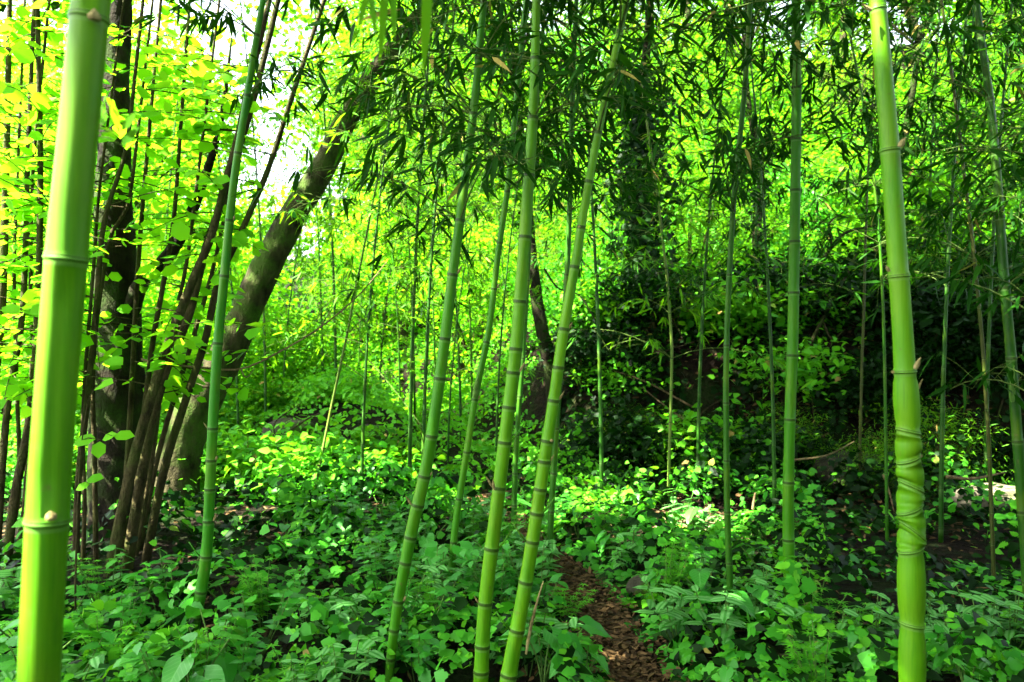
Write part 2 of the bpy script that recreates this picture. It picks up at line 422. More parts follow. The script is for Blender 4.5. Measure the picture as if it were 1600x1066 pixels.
# ------------------------------------------------------------------ terrain
PATH = np.array([(.72, 2.2), (.55, 2.9), (.44, 3.6), (.36, 4.2), (.24, 4.9), (.02, 5.6), (-.36, 6.6), (-.75, 7.8), (-1.12, 9.2), (-1.42, 10.6), (-1.7, 12.5), (-2.0, 15)])
def path_x(y): return np.interp(y, PATH[:, 1], PATH[:, 0])
def path_w(y): return np.interp(y, [2, 3.4, 4.4, 5.6, 6.6, 14], [.10, .115, .15, .08, .03, .03])
def ground_h(x, y):
    x = np.asarray(x, float); y = np.asarray(y, float)
    z = .10 * (fbm(x * .8 + 40, y * .8 + 40, 3) - .47) + .035 * (fbm(x * 3.5 + 9, y * 3.5 + 9, 5) - .47)
    z = z + np.where(y > 8, .075 * np.clip(y - 8, 0, 4.5), 0) + (.14 + .38 * sstep((x / np.maximum(y, 1) + .25) / .22)) * np.clip(y - 12.5, 0, 24) + .10 * np.clip(y - 36.5, 0, 80)
    z = z + .10 * np.clip(np.abs(x) - 9, 0, 12)
    # mossy mound left of the path
    z = z + .50 * np.exp(-(((x + 2.25) / 1.05) ** 2 + ((y - 9.1) / .95) ** 2))
    z = z + .22 * np.exp(-(((x + 1.35) / .6) ** 2 + ((y - 8.6) / .8) ** 2))
    # the bank to the right of the path
    foot = 7.7 - .30 * np.clip(x, 0, 5) + .4 * (fbm(x * .9 + 3, y * .3, 11) - .47)
    H = 1.22 + .09 * np.clip(x - 1.5, 0, 5)
    gate = sstep((x - path_x(y) - .85) / 1.0)
    z = z + gate * H * (sstep((y - foot) / 1.35)) * (1 + .8 * (fbm(x * 1.3, y * 1.3, 21) - .47))
    # the trodden path lies a little lower
    dp = np.abs(x - path_x(y)) / (path_w(y) * 1.5)
    z = z - .05 * np.exp(-dp ** 2) * ((y > 1.5) & (y < 15))
    return z
def axis(lo, a, b, hi, step, n):
    left = a - np.geomspace(step, a - lo, n)[::-1]
    right = b + np.geomspace(step, hi - b, n)
    return np.concatenate([left, np.arange(a, b, step), right])
xs = axis(-160, -7, 7, 160, .075, 26); ys = axis(-60, 1.5, 15, 170, .075, 30)
X, Y = np.meshgrid(xs, ys)
Z = ground_h(X, Y)
ga = Acc()
nx, ny = len(xs), len(ys)
i = np.arange(ny - 1)[:, None] * nx + np.arange(nx - 1)[None]
ga.add(np.stack([X, Y, Z], -1), np.stack([i, i + 1, i + nx + 1, i + nx], -1).reshape(-1, 4))
tag(ga.build('ground', M['soil']), kind='structure')
pa = Acc()
yy = np.arange(2.2, 7.0, .08); tt = np.linspace(-1, 1, 9)
edge = 1 + .35 * (fbm(yy * 2.3, yy * 0 + 3, 4) - .47)
XX = path_x(yy)[:, None] + (path_w(yy) * edge)[:, None] * tt[None]
YY = np.repeat(yy[:, None], 9, 1)
ZZ = ground_h(XX, YY) + .012 - .02 * np.abs(tt[None]) ** 6
i = np.arange(len(yy) - 1)[:, None] * 9 + np.arange(8)[None]
pa.add(np.stack([XX, YY, ZZ], -1), np.stack([i, i + 1, i + 10, i + 9], -1).reshape(-1, 4))
tag(pa.build('path', M['path']), kind='structure')

# gaps in the canopy where the sun comes through on to these ground points: (x, y, radius of the shaft)
GAPS = [(np.array([1.15, 5.45, .2]), .52), (np.array([.72, 5.7, .2]), .26), (np.array([1.28, 6.25, .5]), .28), (np.array([3.55, 5.9, .45]), .42), (np.array([-.62, 1.05, 1.2]), .40)]
GAPS_HIGH = [(np.array([-2.7, 4.8, 2.0]), 1.0), (np.array([-2.0, 5.0, 3.0]), .8), (np.array([-3.0, 4.6, 3.2]), .8)]     # and on to the hazel foliage
def in_gap(P, high=False):
    m = np.zeros(len(P), bool)
    for g, r in GAPS + (GAPS_HIGH if high else []):
        q = P - g; t = q @ TO_SUN
        m |= (np.linalg.norm(q - t[:, None] * TO_SUN, axis=1) < r) & (t > .5)
    return m

# ------------------------------------------------------------------ bamboo
def bamboo_sprays(la, ta, roots, dirs, n_cl, size, tpl, drop_gap=True, spread=1.0, lw=.135, blen=None):
    """branches from the culm nodes, each hung with clusters of drooping leaves"""
    for p0, d in zip(roots, dirs):
        Lb = (blen or rng.uniform(.45, 1.05)) * size
        up = rng.uniform(.35, .95)
        d3 = norm(np.array([d[0], d[1], up]))
        t = np.linspace(0, 1, 7)
        pts = p0 + Lb * (t[:, None] * d3 + np.array([0, 0, -1]) * (.42 * t[:, None] ** 2.2) + rng.normal(scale=.03, size=3) * t[:, None] ** 1.5)
        if ta is not None:
            tube(ta, pts, np.linspace(.0034, .0011, 7) * size ** .5, 4, cap=False)
        n = max(2, int(n_cl * rng.uniform(.7, 1.3)))
        s = np.sort(rng.uniform(.22, 1.0, n)); s[-1] = 1.0
        c0 = np.stack([np.interp(s, t, pts[:, k]) for k in range(3)], 1)
        off = unit(n) * np.array([1, 1, .6]) * rng.uniform(.03, .24, (n, 1)) * size * spread
        c = c0 + off
        if ta is not None:
            for a, b in zip(c0, c):
                tube(ta, np.array([a, (a + b) / 2 + [0, 0, .01], b]), np.array([.0012, .0010, .0008]) * size ** .5, 3, cap=False)
        if drop_gap:
            keep = ~in_gap(c); c, off = c[keep], off[keep]
            n = len(c)
            if n == 0: continue
        k = rng.integers(3, 6, n)
        ci = np.repeat(np.arange(n), k)
        m = len(ci)
        h = norm(off[ci] + d3 * .08)
        az = rng.normal(scale=.75, size=m); cs, sn = np.cos(az), np.sin(az)
        hd = np.stack([h[:, 0] * cs - h[:, 1] * sn, h[:, 0] * sn + h[:, 1] * cs, rng.normal(-.45, .5, m)], 1)
        N = norm(np.array([0, 0, 1.0]) + rng.normal(scale=.45, size=(m, 3)))
        Lf = rng.uniform(.07, .125, m) * size
        leaves(la, c[ci] + rng.normal(scale=.008, size=(m, 3)), hd, N, Lf, Lf * lw * rng.uniform(.85, 1.2, m), tpl)

def make_culm(name, track, d, dpx, nodes_v, mat, label, group, top=6.0, d_top=None, seg=16, leaf_from=1.7, n_cl=8, leaf='bamboo_leaf',
              tilts=None, wts=None, leafy=True, skip=0, size=1.0, tpl=LANCE, per=3, groove=.10, space=None, node_h=1.0):
    """one bamboo: track = points seen in the photo (u, v), d = its distance, dpx = its width in photo pixels at the lowest point"""
    track = sorted(track, key=lambda q: -q[1])
    pts = np.array([px(u, v, d) for u, v in track])
    lo = pts[0]; gz = float(ground_h(lo[0], d))
    if lo[2] > gz + .03:
        sl = (pts[1] - pts[0]) / max(pts[1][2] - pts[0][2], .05)
        dz = lo[2] - gz + .06
        pts = np.concatenate([[lo - sl * dz * .6], pts]); pts[0][2] = gz - .06
    hi = pts[-1]; sl = (pts[-1] - pts[-3]) / max(pts[-1][2] - pts[-3][2], .05)
    if top > hi[2] + .3:
        k = np.linspace(0, top - hi[2], 7)[1:]
        ext = hi + sl * k[:, None]
        ext[:, 0] += np.sign(sl[0] + 1e-6) * .02 * k ** 2
        pts = np.concatenate([pts, ext])
    zz = np.linspace(pts[0][2], pts[-1][2], 500)
    xx = np.interp(zz, pts[:, 2], pts[:, 0])
    kern = np.hanning(41); kern /= kern.sum()
    xp = np.concatenate([2 * xx[0] - xx[20:0:-1], xx, 2 * xx[-1] - xx[-2:-22:-1]])
    xx = np.convolve(xp, kern, 'valid')
    lean_y = 0 if d_top is None else (d_top - d)
    cx = lambda z: np.interp(z, zz, xx)
    cy = lambda z: d + lean_y * np.clip((z - pts[0][2]) / 3.0, 0, 3)
    r0 = dpx / F * d / 2
    zb, zt = pts[0][2], pts[-1][2]
    rad = lambda z: r0 * (1 - .30 * np.clip((z - zb) / 3.2, 0, 1) - .55 * np.clip((z - zb - 3.2) / max(zt - zb - 3.2, .5), 0, 1))
    if wts is not None:
        wz = np.array([CAM_Z - (v - 533) / F * d for v, w in wts])[::-1]; wr = np.array([w / F * d / 2 for v, w in wts])[::-1]
        rad0 = rad
        rad = lambda z: np.where(z < wz[-1], np.interp(z, wz, wr), wr[-1] * rad0(z) / rad0(wz[-1]))
    nz = sorted(CAM_Z - (v - 533) / F * d for v in nodes_v)
    tl = dict()
    if tilts:
        tl = {round(CAM_Z - (v - 533) / F * d, 4): s for v, s in tilts.items()}
    sp = space or (np.mean(np.diff(nz)[-3:]) if len(nz) > 3 else .22)
    if not nz: nz = [zb + .06]
    while nz[-1] + sp < zt - .05:
        nz.append(nz[-1] + sp); sp = min(sp * 1.02, .34)
    s2 = (nz[1] - nz[0]) if len(nz) > 1 else sp
    while nz[0] - s2 > zb + .02:
        nz.insert(0, nz[0] - s2); s2 *= .86
    nz = np.array(nz)
    # rings: (z, radius factor, attribute, groove phase, tilt)
    Zr, Rf, At, Ph, Ti = [zb], [1.0], [0], [0], [0]
    prof = [(-.016, .985, .0), (-.0125, .99, .50), (-.0068, 1.0, .50), (-.0052, 1.02, .8), (-.002, 1.075, 1.0), (.0008, 1.03, 1.0), (.0030, 1.05, 1.0), (.0062, 1.06, .95), (.0092, 1.02, .3), (.0145, .99, 0)]
    if seg == 40:      # near enough to show the double ridge with its pale rim
        prof = [(-.013, .985, 0), (-.010, .99, .5), (-.0050, 1.0, .5), (-.0034, 1.02, 1.0), (-.0022, 1.05, 1.0), (-.0010, 1.09, .5), (.0012, 1.10, .5), (.0022, 1.04, 1.0), (.0032, 1.05, .9), (.0046, 1.05, .5), (.0062, 1.03, .2), (.011, .99, 0)]
    for q, z in enumerate(nz):
        t_ = tl.get(round(z, 4), 0)
        for dz, f, a in prof:
            Zr.append(z + dz * min(1.0, r0 / .024 + .15)); Rf.append(1 + (f - 1) * node_h); At.append(a); Ph.append(q + (1 if dz > .0045 else 0)); Ti.append(t_)
        nxt = nz[q + 1] if q + 1 < len(nz) else zt
        t2 = tl.get(round(nxt, 4), 0) if q + 1 < len(nz) else 0
        gap = nxt - z
        if gap > .03:
            for w in (.2, .4, .6, .8):
                Zr.append(z + gap * w); Rf.append(1 - .03 * math.sin(math.pi * w) + (.20 * math.sin(math.pi * w) if (t_ or t2) else 0)); At.append(0); Ph.append(q + 1); Ti.append(t_ * (1 - w) + t2 * w)
    Zr.append(zt); Rf.append(.3); At.append(0); Ph.append(0); Ti.append(0)
    order = np.argsort(np.array(Zr), kind='stable')
    Zr, Rf, At, Ph, Ti = [np.array(q, float)[order] for q in (Zr, Rf, At, Ph, Ti)]
    Cc = np.stack([cx(Zr), cy(Zr), Zr], 1)
    if tl:
        Cc[:, 0] += .16 * r0 * np.where(Ti != 0, np.sign(Ti), 0) * np.minimum(np.abs(Ti), 1)
    T = norm(np.stack([np.gradient(cx(zz), zz), np.gradient(cy(zz), zz), np.ones(500)], 1))
    Tz = norm(np.stack([np.interp(Zr, zz, T[:, k]) for k in range(3)], 1))
    U = norm(np.cross(np.array([0, 1.0, 0]), Tz)); V = np.cross(Tz, U)
    th = np.linspace(0, 2 * math.pi, seg, endpoint=False)
    rr = (rad(Zr) * Rf)[:, None] * np.ones(seg)
    g0 = -1.05                                               # the flattened side swaps from internode to internode
    ph = g0 + math.pi * (Ph % 2)
    dth = (th[None] - ph[:, None] + math.pi) % (2 * math.pi) - math.pi
    rr = rr * (1 - groove * np.exp(-(dth / .42) ** 2) * (At < .2)[:, None])
    v = Cc[:, None] + rr[..., None] * (np.cos(th)[None, :, None] * U[:, None] + np.sin(th)[None, :, None] * V[:, None])
    v = v + (Ti * rad(Zr))[:, None, None] * np.cos(th)[None, :, None] * -Tz[:, None]
    n = len(Zr)
    i = np.arange(n - 1)[:, None] * seg; j = np.arange(seg)[None]; jn = (j + 1) % seg
    base = (cx(zb), cy(zb), zb)
    root = thing(name, base, label, 'bamboo', group)
    ca = Acc()
    ca.add(v.reshape(-1, 3), np.stack([i + j, i + jn, i + seg + jn, i + seg + j], -1).reshape(-1, 4), np.repeat(At, seg))
    ca.build('culm', M[mat], root, attr='node', base=base)
    if leafy:
        la, ta = Acc(), Acc()
        sel = [q for q, z in enumerate(nz) if z > leaf_from and q >= skip]
        roots, dirs = [], []
        a0 = rng.uniform(0, 6.28)
        for q in sel:
            z = nz[q]
            for b in range(per):
                a = a0 + math.pi * (q % 2) + (b - (per - 1) / 2) * 1.0 + rng.normal(scale=.5)
                roots.append(np.array([cx(z), cy(z), z])); dirs.append((math.cos(a), math.sin(a)))
        bamboo_sprays(la, ta, roots, dirs, int(n_cl * 1.35), size, tpl)
        if la.n: la.build('foliage', M[leaf], root, base=base)
        if ta.n: ta.build('branch', M['twig_green'], root, base=base)
    return root, base, dict(cx=cx, cy=cy, rad=rad, nz=nz)

def sheath(root, base, p, d, L, W, n=(0, -1, .3), name='sheath', mat='sheath'):
    """a dry curled sheath blade standing off a node"""
    a = Acc()
    t = np.linspace(0, 1, 8); q = np.linspace(-1, 1, 5)
    d = norm(np.array(d, float)); s = norm(np.cross(d, np.array(n, float))); u = np.cross(s, d)
    w = W * np.array([.55, .9, 1, .95, .8, .58, .3, .02])
    V = (np.array(p)[None, None] + L * t[:, None, None] * d + (w[:, None] * q[None])[..., None] * s * .5
         + ((.30 * W) * (1 - q[None] ** 2) * (1 - .3 * t[:, None]) + .10 * L * t[:, None] ** 2)[..., None] * u)
    V2 = V - .0012 * u
    i = np.arange(7)[:, None] * 5 + np.arange(4)[None]
    f = np.stack([i, i + 1, i + 6, i + 5], -1).reshape(-1, 4)
    a.add(V.reshape(-1, 3), f); a.add(V2.reshape(-1, 3), f[:, ::-1])
    return a.build(name, M[mat], root, base=base)
def bud(root, base, p, r, d=(0, -.3, 1), name='bud'):
    a = Acc(); d = norm(np.array(d, float)); t = np.linspace(0, 1, 7)
    tube(a, np.array(p) + d * (t * r * 1.7)[:, None], r * np.array([.7, 1, 1.0, .85, .62, .38, .1]), 8, wob=.12)
    return a.build(name, M['sheath'], root, base=base)

G1 = 'tall bamboo culms standing in the grove'
CUL = {}
def culm(key, *a, **k):
    CUL[key] = make_culm('bamboo', *a, **k); return CUL[key]

culm('left', [(58, 1100), (64, 1000), (73, 815), (88, 600), (103, 405), (123, 200), (139, 30), (142, 0)], 1.10, 62, [30, 405, 815, 1235], 'culm_bright',
     'thickest yellow green bamboo culm rising close by, pale rings at its three nodes', G1, top=5.5, seg=40, leaf_from=1.8, n_cl=6, wts=[(0, 56), (200, 58), (405, 61), (815, 62), (1100, 62)], groove=.13, node_h=.75)
culm('knot', [(1425, 1066), (1425, 975), (1424, 858), (1422, 830), (1424, 780), (1421, 720), (1418, 670), (1414, 583), (1412, 533), (1404, 430), (1391, 235), (1372, 15)],
     1.88, 34, [15, 235, 432, 581, 674, 717, 760, 795, 830, 858, 975, 1100], 'culm_bright',
     'bright green bamboo culm with a cluster of crooked slanting nodes on its lower half', G1, top=5.5, seg=40, leaf_from=2.25, n_cl=7,
     tilts={674: .28, 717: -.36, 760: .52, 795: -.46, 830: .85, 858: -.30, 975: .12}, wts=[(0, 25), (235, 29), (430, 30), (581, 32), (674, 33.5), (760, 35), (830, 36), (975, 35), (1066, 34)], groove=.05)
culm('mid', [(751, 1066), (757, 940), (768, 860), (780, 763), (787, 700), (800, 600), (808, 533), (812, 470), (820, 370), (826, 275), (832, 210), (836, 100), (838, 0)],
     2.75, 24, [275, 371, 472, 546, 583, 637, 692, 763, 858, 943, 1010, 1050], 'culm_bright',
     'yellowish bamboo culm in the middle, left of the one with the peeling strip', G1, seg=28, leaf_from=1.8, n_cl=10, wts=[(0, 13), (100, 14.5), (275, 18), (370, 19), (533, 20.5), (760, 21), (860, 22.5), (940, 22), (1066, 24)])
culm('midright', [(792, 1066), (808, 985), (822, 910), (832, 845), (842, 783), (850, 720), (855, 685), (866, 627), (877, 533), (888, 470), (899, 420), (907, 356), (920, 285), (934, 210), (955, 110), (975, 20)],
     2.7, 26, [285, 356, 418, 515, 575, 627, 690, 722, 765, 803, 847, 910, 985, 1055], 'culm_bright',
     'bamboo culm leaning right with a long dry sheath strip peeling off its lower right side', G1, seg=28, leaf_from=1.95, n_cl=9, wts=[(0, 10), (285, 13), (420, 15), (533, 17.5), (627, 18), (720, 20), (845, 21), (910, 22), (1066, 26)])
culm('bent', [(608, 1050), (620, 945), (633, 885), (646, 810), (665, 745), (674, 683), (686, 600), (695, 533), (707, 425), (717, 360), (727, 275), (736, 210), (746, 120), (752, 40)],
     3.0, 19, [345, 430, 530, 592, 682, 745, 790, 840, 880, 940, 985], 'culm_green',
     'bamboo culm with a foot that curves left into the ivy, its upper half in shade', G1, seg=24, leaf_from=1.75, n_cl=10, wts=[(0, 11), (275, 14), (430, 16.5), (600, 18), (800, 20), (900, 18), (1050, 14)])
culm('slim', [(702, 935), (706, 890), (708, 845), (717, 780), (730, 705), (741, 625), (764, 520), (772, 450), (780, 380), (793, 300), (803, 200), (812, 100)],
     4.0, 11.5, [300, 380, 452, 535, 625, 707, 780, 848, 888], 'culm_green',
     'slim bamboo culm between the curved foot culm and the yellowish middle culm', G1, leaf_from=1.8, n_cl=9, size=1.05)
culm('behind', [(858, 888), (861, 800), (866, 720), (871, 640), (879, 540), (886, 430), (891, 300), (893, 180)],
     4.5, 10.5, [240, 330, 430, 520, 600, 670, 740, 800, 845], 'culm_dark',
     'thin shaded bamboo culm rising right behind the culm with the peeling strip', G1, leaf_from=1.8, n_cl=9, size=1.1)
culm('hidden', [(803, 800), (806, 700), (812, 620), (817, 560), (824, 440), (830, 300)],
     5.0, 9, [560, 620, 680, 740, 790], 'culm_dark',
     'thin shaded bamboo culm mostly hidden behind the yellowish middle culm', G1, leaf_from=2.3, n_cl=8, size=1.1)
culm('upright', [(1240, 1000), (1237, 970), (1234, 925), (1231, 800), (1233, 700), (1236, 600), (1239, 533), (1241, 400), (1243, 280), (1245, 150), (1243, 0)],
     3.66, 19, [138, 218, 298, 378, 458, 556, 656, 754, 844, 925], 'culm_green',
     'straight upright bamboo culm with dark upper half, left of the culm with crooked nodes', G1, seg=24, leaf_from=2.0, n_cl=9, wts=[(0, 14), (300, 16), (533, 17.5), (700, 17), (900, 18.5), (1000, 18)])
culm('wand', [(1143, 990), (1140, 900), (1136, 800), (1134, 600), (1136, 500), (1141, 400), (1147, 300), (1158, 200), (1167, 100), (1172, 0)],
     3.6, 10.5, [240, 330, 430, 540, 630, 720, 800, 880, 945], 'culm_dark',
     'slender dark bamboo culm under drooping dark leaf sprays, left of the straight upright culm', G1, leaf_from=1.7, n_cl=11, wts=[(0, 8), (300, 8.5), (533, 9), (900, 10.5), (990, 10.5)])
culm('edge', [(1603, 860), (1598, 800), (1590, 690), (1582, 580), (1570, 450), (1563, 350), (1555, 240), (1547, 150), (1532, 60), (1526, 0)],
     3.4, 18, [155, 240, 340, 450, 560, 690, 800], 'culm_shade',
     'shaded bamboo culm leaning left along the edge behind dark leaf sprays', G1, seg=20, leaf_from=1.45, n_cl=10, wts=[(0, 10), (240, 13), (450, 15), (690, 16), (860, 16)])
culm('brown', [(1553, 905), (1549, 800), (1546, 710), (1542, 640), (1537, 560), (1530, 480), (1520, 380), (1505, 260)],
     4.35, 6.5, [480, 560, 640, 715, 800, 850], 'culm_brown',
     'thin brownish bamboo stem beside the pale sunlit rock', G1, seg=12, leaf_from=1.7, n_cl=8, top=3.6)
culm('blue', [(296, 1010), (300, 990), (316, 920), (325, 850), (328, 760), (332, 672), (340, 533), (351, 430), (358, 345), (371, 240), (388, 140), (402, 50)],
     3.46, 19, [150, 240, 345, 432, 537, 670, 720, 765, 815, 870, 925, 965], 'culm_blue',
     'bluish green bamboo culm standing before the leaning mossy trunk', G1, seg=24, leaf_from=2.3, n_cl=8, wts=[(0, 9), (140, 10.5), (240, 12), (430, 14), (533, 15), (760, 16.5), (900, 18), (1010, 18)])
culm('lit', [(1044, 800), (1046, 700), (1049, 600), (1050, 540), (1042, 430), (1028, 310), (1012, 200)],
     6.25, 5.2, [420, 490, 560, 610, 660, 705, 745, 775], 'culm_pale_lit',
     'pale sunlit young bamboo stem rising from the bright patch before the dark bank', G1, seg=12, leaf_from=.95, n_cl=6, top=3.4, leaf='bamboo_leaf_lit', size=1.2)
culm('pale', [(486, 812), (495, 750), (507, 690), (517, 640), (530, 580), (543, 520), (556, 450), (570, 380)],
     5.9, 4.5, [450, 520, 580, 640, 700, 760], 'culm_pale_lit',
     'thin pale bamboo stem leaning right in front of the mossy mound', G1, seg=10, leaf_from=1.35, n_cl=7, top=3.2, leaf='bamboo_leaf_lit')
culm('arch', [(1382, 560), (1380, 480), (1375, 380), (1363, 250), (1345, 140), (1325, 40)],
     5.2, 5.5, [480, 380, 290, 210, 140], 'culm_dark',
     'thin dark bamboo stem arching left, partly behind the culm with crooked nodes', G1, seg=10, leaf_from=1.8, n_cl=10, top=4.4, size=1.15)
culm('bankstem', [(1343, 725), (1345, 640), (1347, 560), (1350, 480), (1352, 380)],
     6.6, 5, [480, 540, 600, 660], 'culm_brown',
     'thin bamboo stem on the dark bank, left of the culm with crooked nodes', G1, seg=10, leaf_from=1.8, n_cl=8, top=3.6, size=1.15)

culm('spray', [(1650, 1300), (1648, 1000), (1645, 700), (1640, 450), (1630, 200)], 2.7, 14, [250, 380, 510, 640, 770], 'culm_dark',
     'bamboo just outside the right edge whose dark leaf sprays hang into view', G1, seg=12, leaf_from=1.05, n_cl=7, top=4.0)

# sheaths, buds and broken branch stubs on the nearest culms
r_, b_, k_ = CUL['left']
bud(r_, b_, px(80, 812, 1.07), .0075, (.1, -.3, .9))
bud(r_, b_, px(147, 32, 1.07), .009, (.15, -.2, 1))
la, ta = Acc(), Acc()     # the branch that arches from above the frame and hangs in at the top
z0 = CAM_Z + .62
p0 = np.array([float(k_['cx'](z0)), 1.10, z0])
tipb = px(660, -42, 1.02)
tb = np.linspace(0, 1, 12)[:, None]
br = p0 * (1 - tb) + tipb * tb + np.array([0, 0, .16]) * (4 * tb * (1 - tb))
tube(ta, br, np.linspace(.0035, .0014, 12), 6, cap=False)
for (u, v, u2, v2, w) in [(668, -38, 664, 118, .0135), (603, -30, 594, 98, .011), (612, -34, 618, 60, .009), (580, -32, 560, 40, .010), (640, -50, 650, -5, .01), (575, -36, 590, 55, .009), (540, -50, 500, -8, .009), (690, -60, 712, -20, .01)]:
    a, b = px(u, v, 1.02), px(u2, v2, 1.0 + rng.uniform(-.04, .04))
    k = np.argmin(np.linalg.norm(br - a, axis=1))
    tube(ta, np.array([br[k], (br[k] + a) / 2 + [0, 0, .004], a]), .0009, 4, cap=False)
    leaves(la, [a], [b - a], [(.25, -1, .2)], np.linalg.norm(b - a), w, LANCE)
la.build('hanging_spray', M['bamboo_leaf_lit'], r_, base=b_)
ta.build('hanging_branch', M['twig_green'], r_, base=b_)
# small leafy side shoot beside the left culm
la, ta = Acc(), Acc()
shoot = [(150, 210), (175, 205), (205, 235), (190, 260)]
s0 = px(150, 214, 1.13)
for (u, v, u2, v2, w) in [(165, 150, 190, 185, .010), (172, 165, 190, 205, .011), (160, 200, 185, 210, .009), (190, 205, 212, 172, .011), (190, 228, 216, 196, .012), (165, 190, 158, 160, .009)]:
    a, b = px(u, v, 1.16), px(u2, v2, 1.18)
    tube(ta, np.array([s0, (s0 + a) / 2 + [0, 0, .005], a]), .0008, 4, cap=False)
    leaves(la, [a], [b - a], [(.5, -.7, .5)], np.linalg.norm(b - a) * 1.1, w, LANCE)
la.build('side_shoot', M['bamboo_leaf_lit'], r_, base=b_)
ta.build('shoot_stalk', M['twig_green'], r_, base=b_)
r_, b_, k_ = CUL['knot']
sheath(r_, b_, px(1405, 230, 1.85), (.5, -.1, .8), .026, .014)
sheath(r_, b_, px(1362, 16, 1.85), (-.9, -.2, .3), .030, .012)
sheath(r_, b_, px(1390, 424, 1.86), (-.7, -.2, .8), .018, .010)
sheath(r_, b_, px(1430, 577, 1.85), (.32, -.1, .9), .030, .012)
sheath(r_, b_, px(1432, 612, 1.87), (.5, .1, 1), .034, .007)
for u, v in [(1437, 714), (1438, 785), (1438, 848), (1396, 582)]:
    bud(r_, b_, px(u, v, 1.865), .0042, (.6 if u > 1420 else -.6, -.4, .5))
r_, b_, k_ = CUL['midright']
sheath(r_, b_, px(822, 1022, 2.66), px(840, 905, 2.66) - px(822, 1022, 2.66), .255, .016, (.7, -.7, 0))
bud(r_, b_, px(862, 690, 2.665), .006); bud(r_, b_, px(905, 356, 2.68), .005)
r_, b_, k_ = CUL['mid']
sheath(r_, b_, px(772, 766, 2.72), (-.1, -.3, 1), .045, .010)
srng = np.random.default_rng(11)
for key, dd in (('mid', 2.75), ('midright', 2.7), ('bent', 3.0), ('slim', 4.0), ('upright', 3.66), ('blue', 3.46)):
    r_, b_, k_ = CUL[key]
    for q, z in enumerate(k_['nz']):
        if .25 < z < 2.0 and srng.uniform() < .45:
            e = 1 if q % 2 else -1; rr_ = float(k_['rad'](z)); p_ = np.array([float(k_['cx'](z)) + e * rr_ * .95, float(k_['cy'](z)) - rr_ * .3, z + .004])
            if srng.uniform() < .5: sheath(r_, b_, p_, (e * .5, -.2, .9), srng.uniform(.02, .05), srng.uniform(.006, .011))
            else:
                st = Acc(); tube(st, np.array([p_, p_ + [e * .02, -.005, .025], p_ + [e * .045, -.008, .065]]), [.0028, .0024, .0018], 6); st.build('branch_stub', M['culm_green'], r_, base=b_)
r_, b_, k_ = CUL['edge']
sheath(r_, b_, px(1582, 628, 3.37), (-.12, -.15, 1), .16, .028, mat='stalk')
r_, b_, k_ = CUL['slim']
sheath(r_, b_, px(741, 622, 3.97), (.2, -.2, 1), .13, .03, mat='stalk')

# ------------------------------------------------------------------ copied bamboos further back
protos = []
def proto_bamboo(H, rad, leaf, n_cl, first, lean, tpl=LANCE, space=.26):
    root = thing('bamboo', (0, 0, -50), 'bamboo', 'bamboo', '')
    z = np.linspace(0, H, 26); t = z / H
    P = np.stack([lean * H * t ** 2.0, .3 * lean * H * t ** 2, z], 1)
    nz = np.arange(.12, H - .1, space)
    zz = np.unique(np.concatenate([nz - .008, nz, nz + .008, z])); 
    at = np.array([1.0 if np.min(np.abs(nz - q)) < .001 else (.5 if np.min(np.abs(nz - .008 - q)) < .001 else 0) for q in zz])
    Pp = np.stack([np.interp(zz, z, P[:, k]) for k in range(3)], 1)
    ca = Acc(); tube(ca, Pp, rad * (1 - .75 * zz / H) * (1 + .12 * (at > .9)), 7, attr=at)
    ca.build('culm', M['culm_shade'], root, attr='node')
    la, ta = Acc(), Acc(); roots, dirs = [], []
    for q, w in enumerate(nz):
        if w < first: continue
        for b in range(2):
            a = 2.4 * q + math.pi * b + rng.normal(scale=.5)
            roots.append(np.array([np.interp(w, z, P[:, 0]), np.interp(w, z, P[:, 1]), w])); dirs.append((math.cos(a), math.sin(a)))
    bamboo_sprays(la, ta, roots, dirs, n_cl, 1.15, tpl, False)
    la.build('foliage', M[leaf], root); ta.build('branch', M['twig_green'], root)
    return root
protos = [proto_bamboo(4.6, .015, 'bamboo_leaf_lit', 8, 1.0, .10), proto_bamboo(5.4, .017, 'bamboo_leaf_lit', 8, 1.5, -.07),
          proto_bamboo(4.0, .012, 'bamboo_leaf_lit', 9, .7, .16), proto_bamboo(5.0, .016, 'bamboo_leaf', 9, 1.6, .08)]
used = set()
def put(protos_, k, x, y, rz, sc, label, group):
    p = protos_[k]; z = float(ground_h(x, y)) - .03
    if (id(protos_), k) not in used:
        used.add((id(protos_), k))
        p.location = (x, y, z); p.rotation_euler = (0, 0, rz); p.scale = (sc,) * 3; p['label'] = label; p['group'] = group
        return p
    return copy_tree(p, (x, y, z), rz, sc, label, group)
def region(x, y):
    u = 800 + x / y * F
    if u < 235: return 'behind the hazel stems'
    if u < 470: return 'behind the leaning mossy trunk'
    if u < 640: return 'beyond the mossy mound'
    if u < 840: return 'behind the middle culms'
    if u < 1110: return 'on the bank by the ivy clad tree'
    if u < 1390: return 'above the bank behind the straight upright culm'
    return 'above the bank beyond the crooked culm'
thin = [(372, 8.2, 0), (415, 8.8, 1), (442, 9.6, 2), (505, 10.2, 0), (525, 9.3, 1), (592, 10.5, 2), (625, 11.5, 0), (648, 10.2, 1), (700, 8.0, 2), (720, 8.8, 0), (738, 9.8, 1), (775, 7.6, 0),
        (455, 12.5, 1), (560, 13, 0), (668, 13.2, 2), (790, 11.8, 0), (680, 12.0, 1), (905, 9.8, 0), (960, 10.6, 2), (1180, 9.6, 0), (1450, 8.8, 3),
        (1500, 9.6, 1), (1590, 8.6, 3), (340, 11, 2), (250, 10.5, 1), (830, 13.5, 2), (1010, 12.5, 0), (1120, 12.4, 2), (1420, 11.5, 2), (1560, 11, 0)]
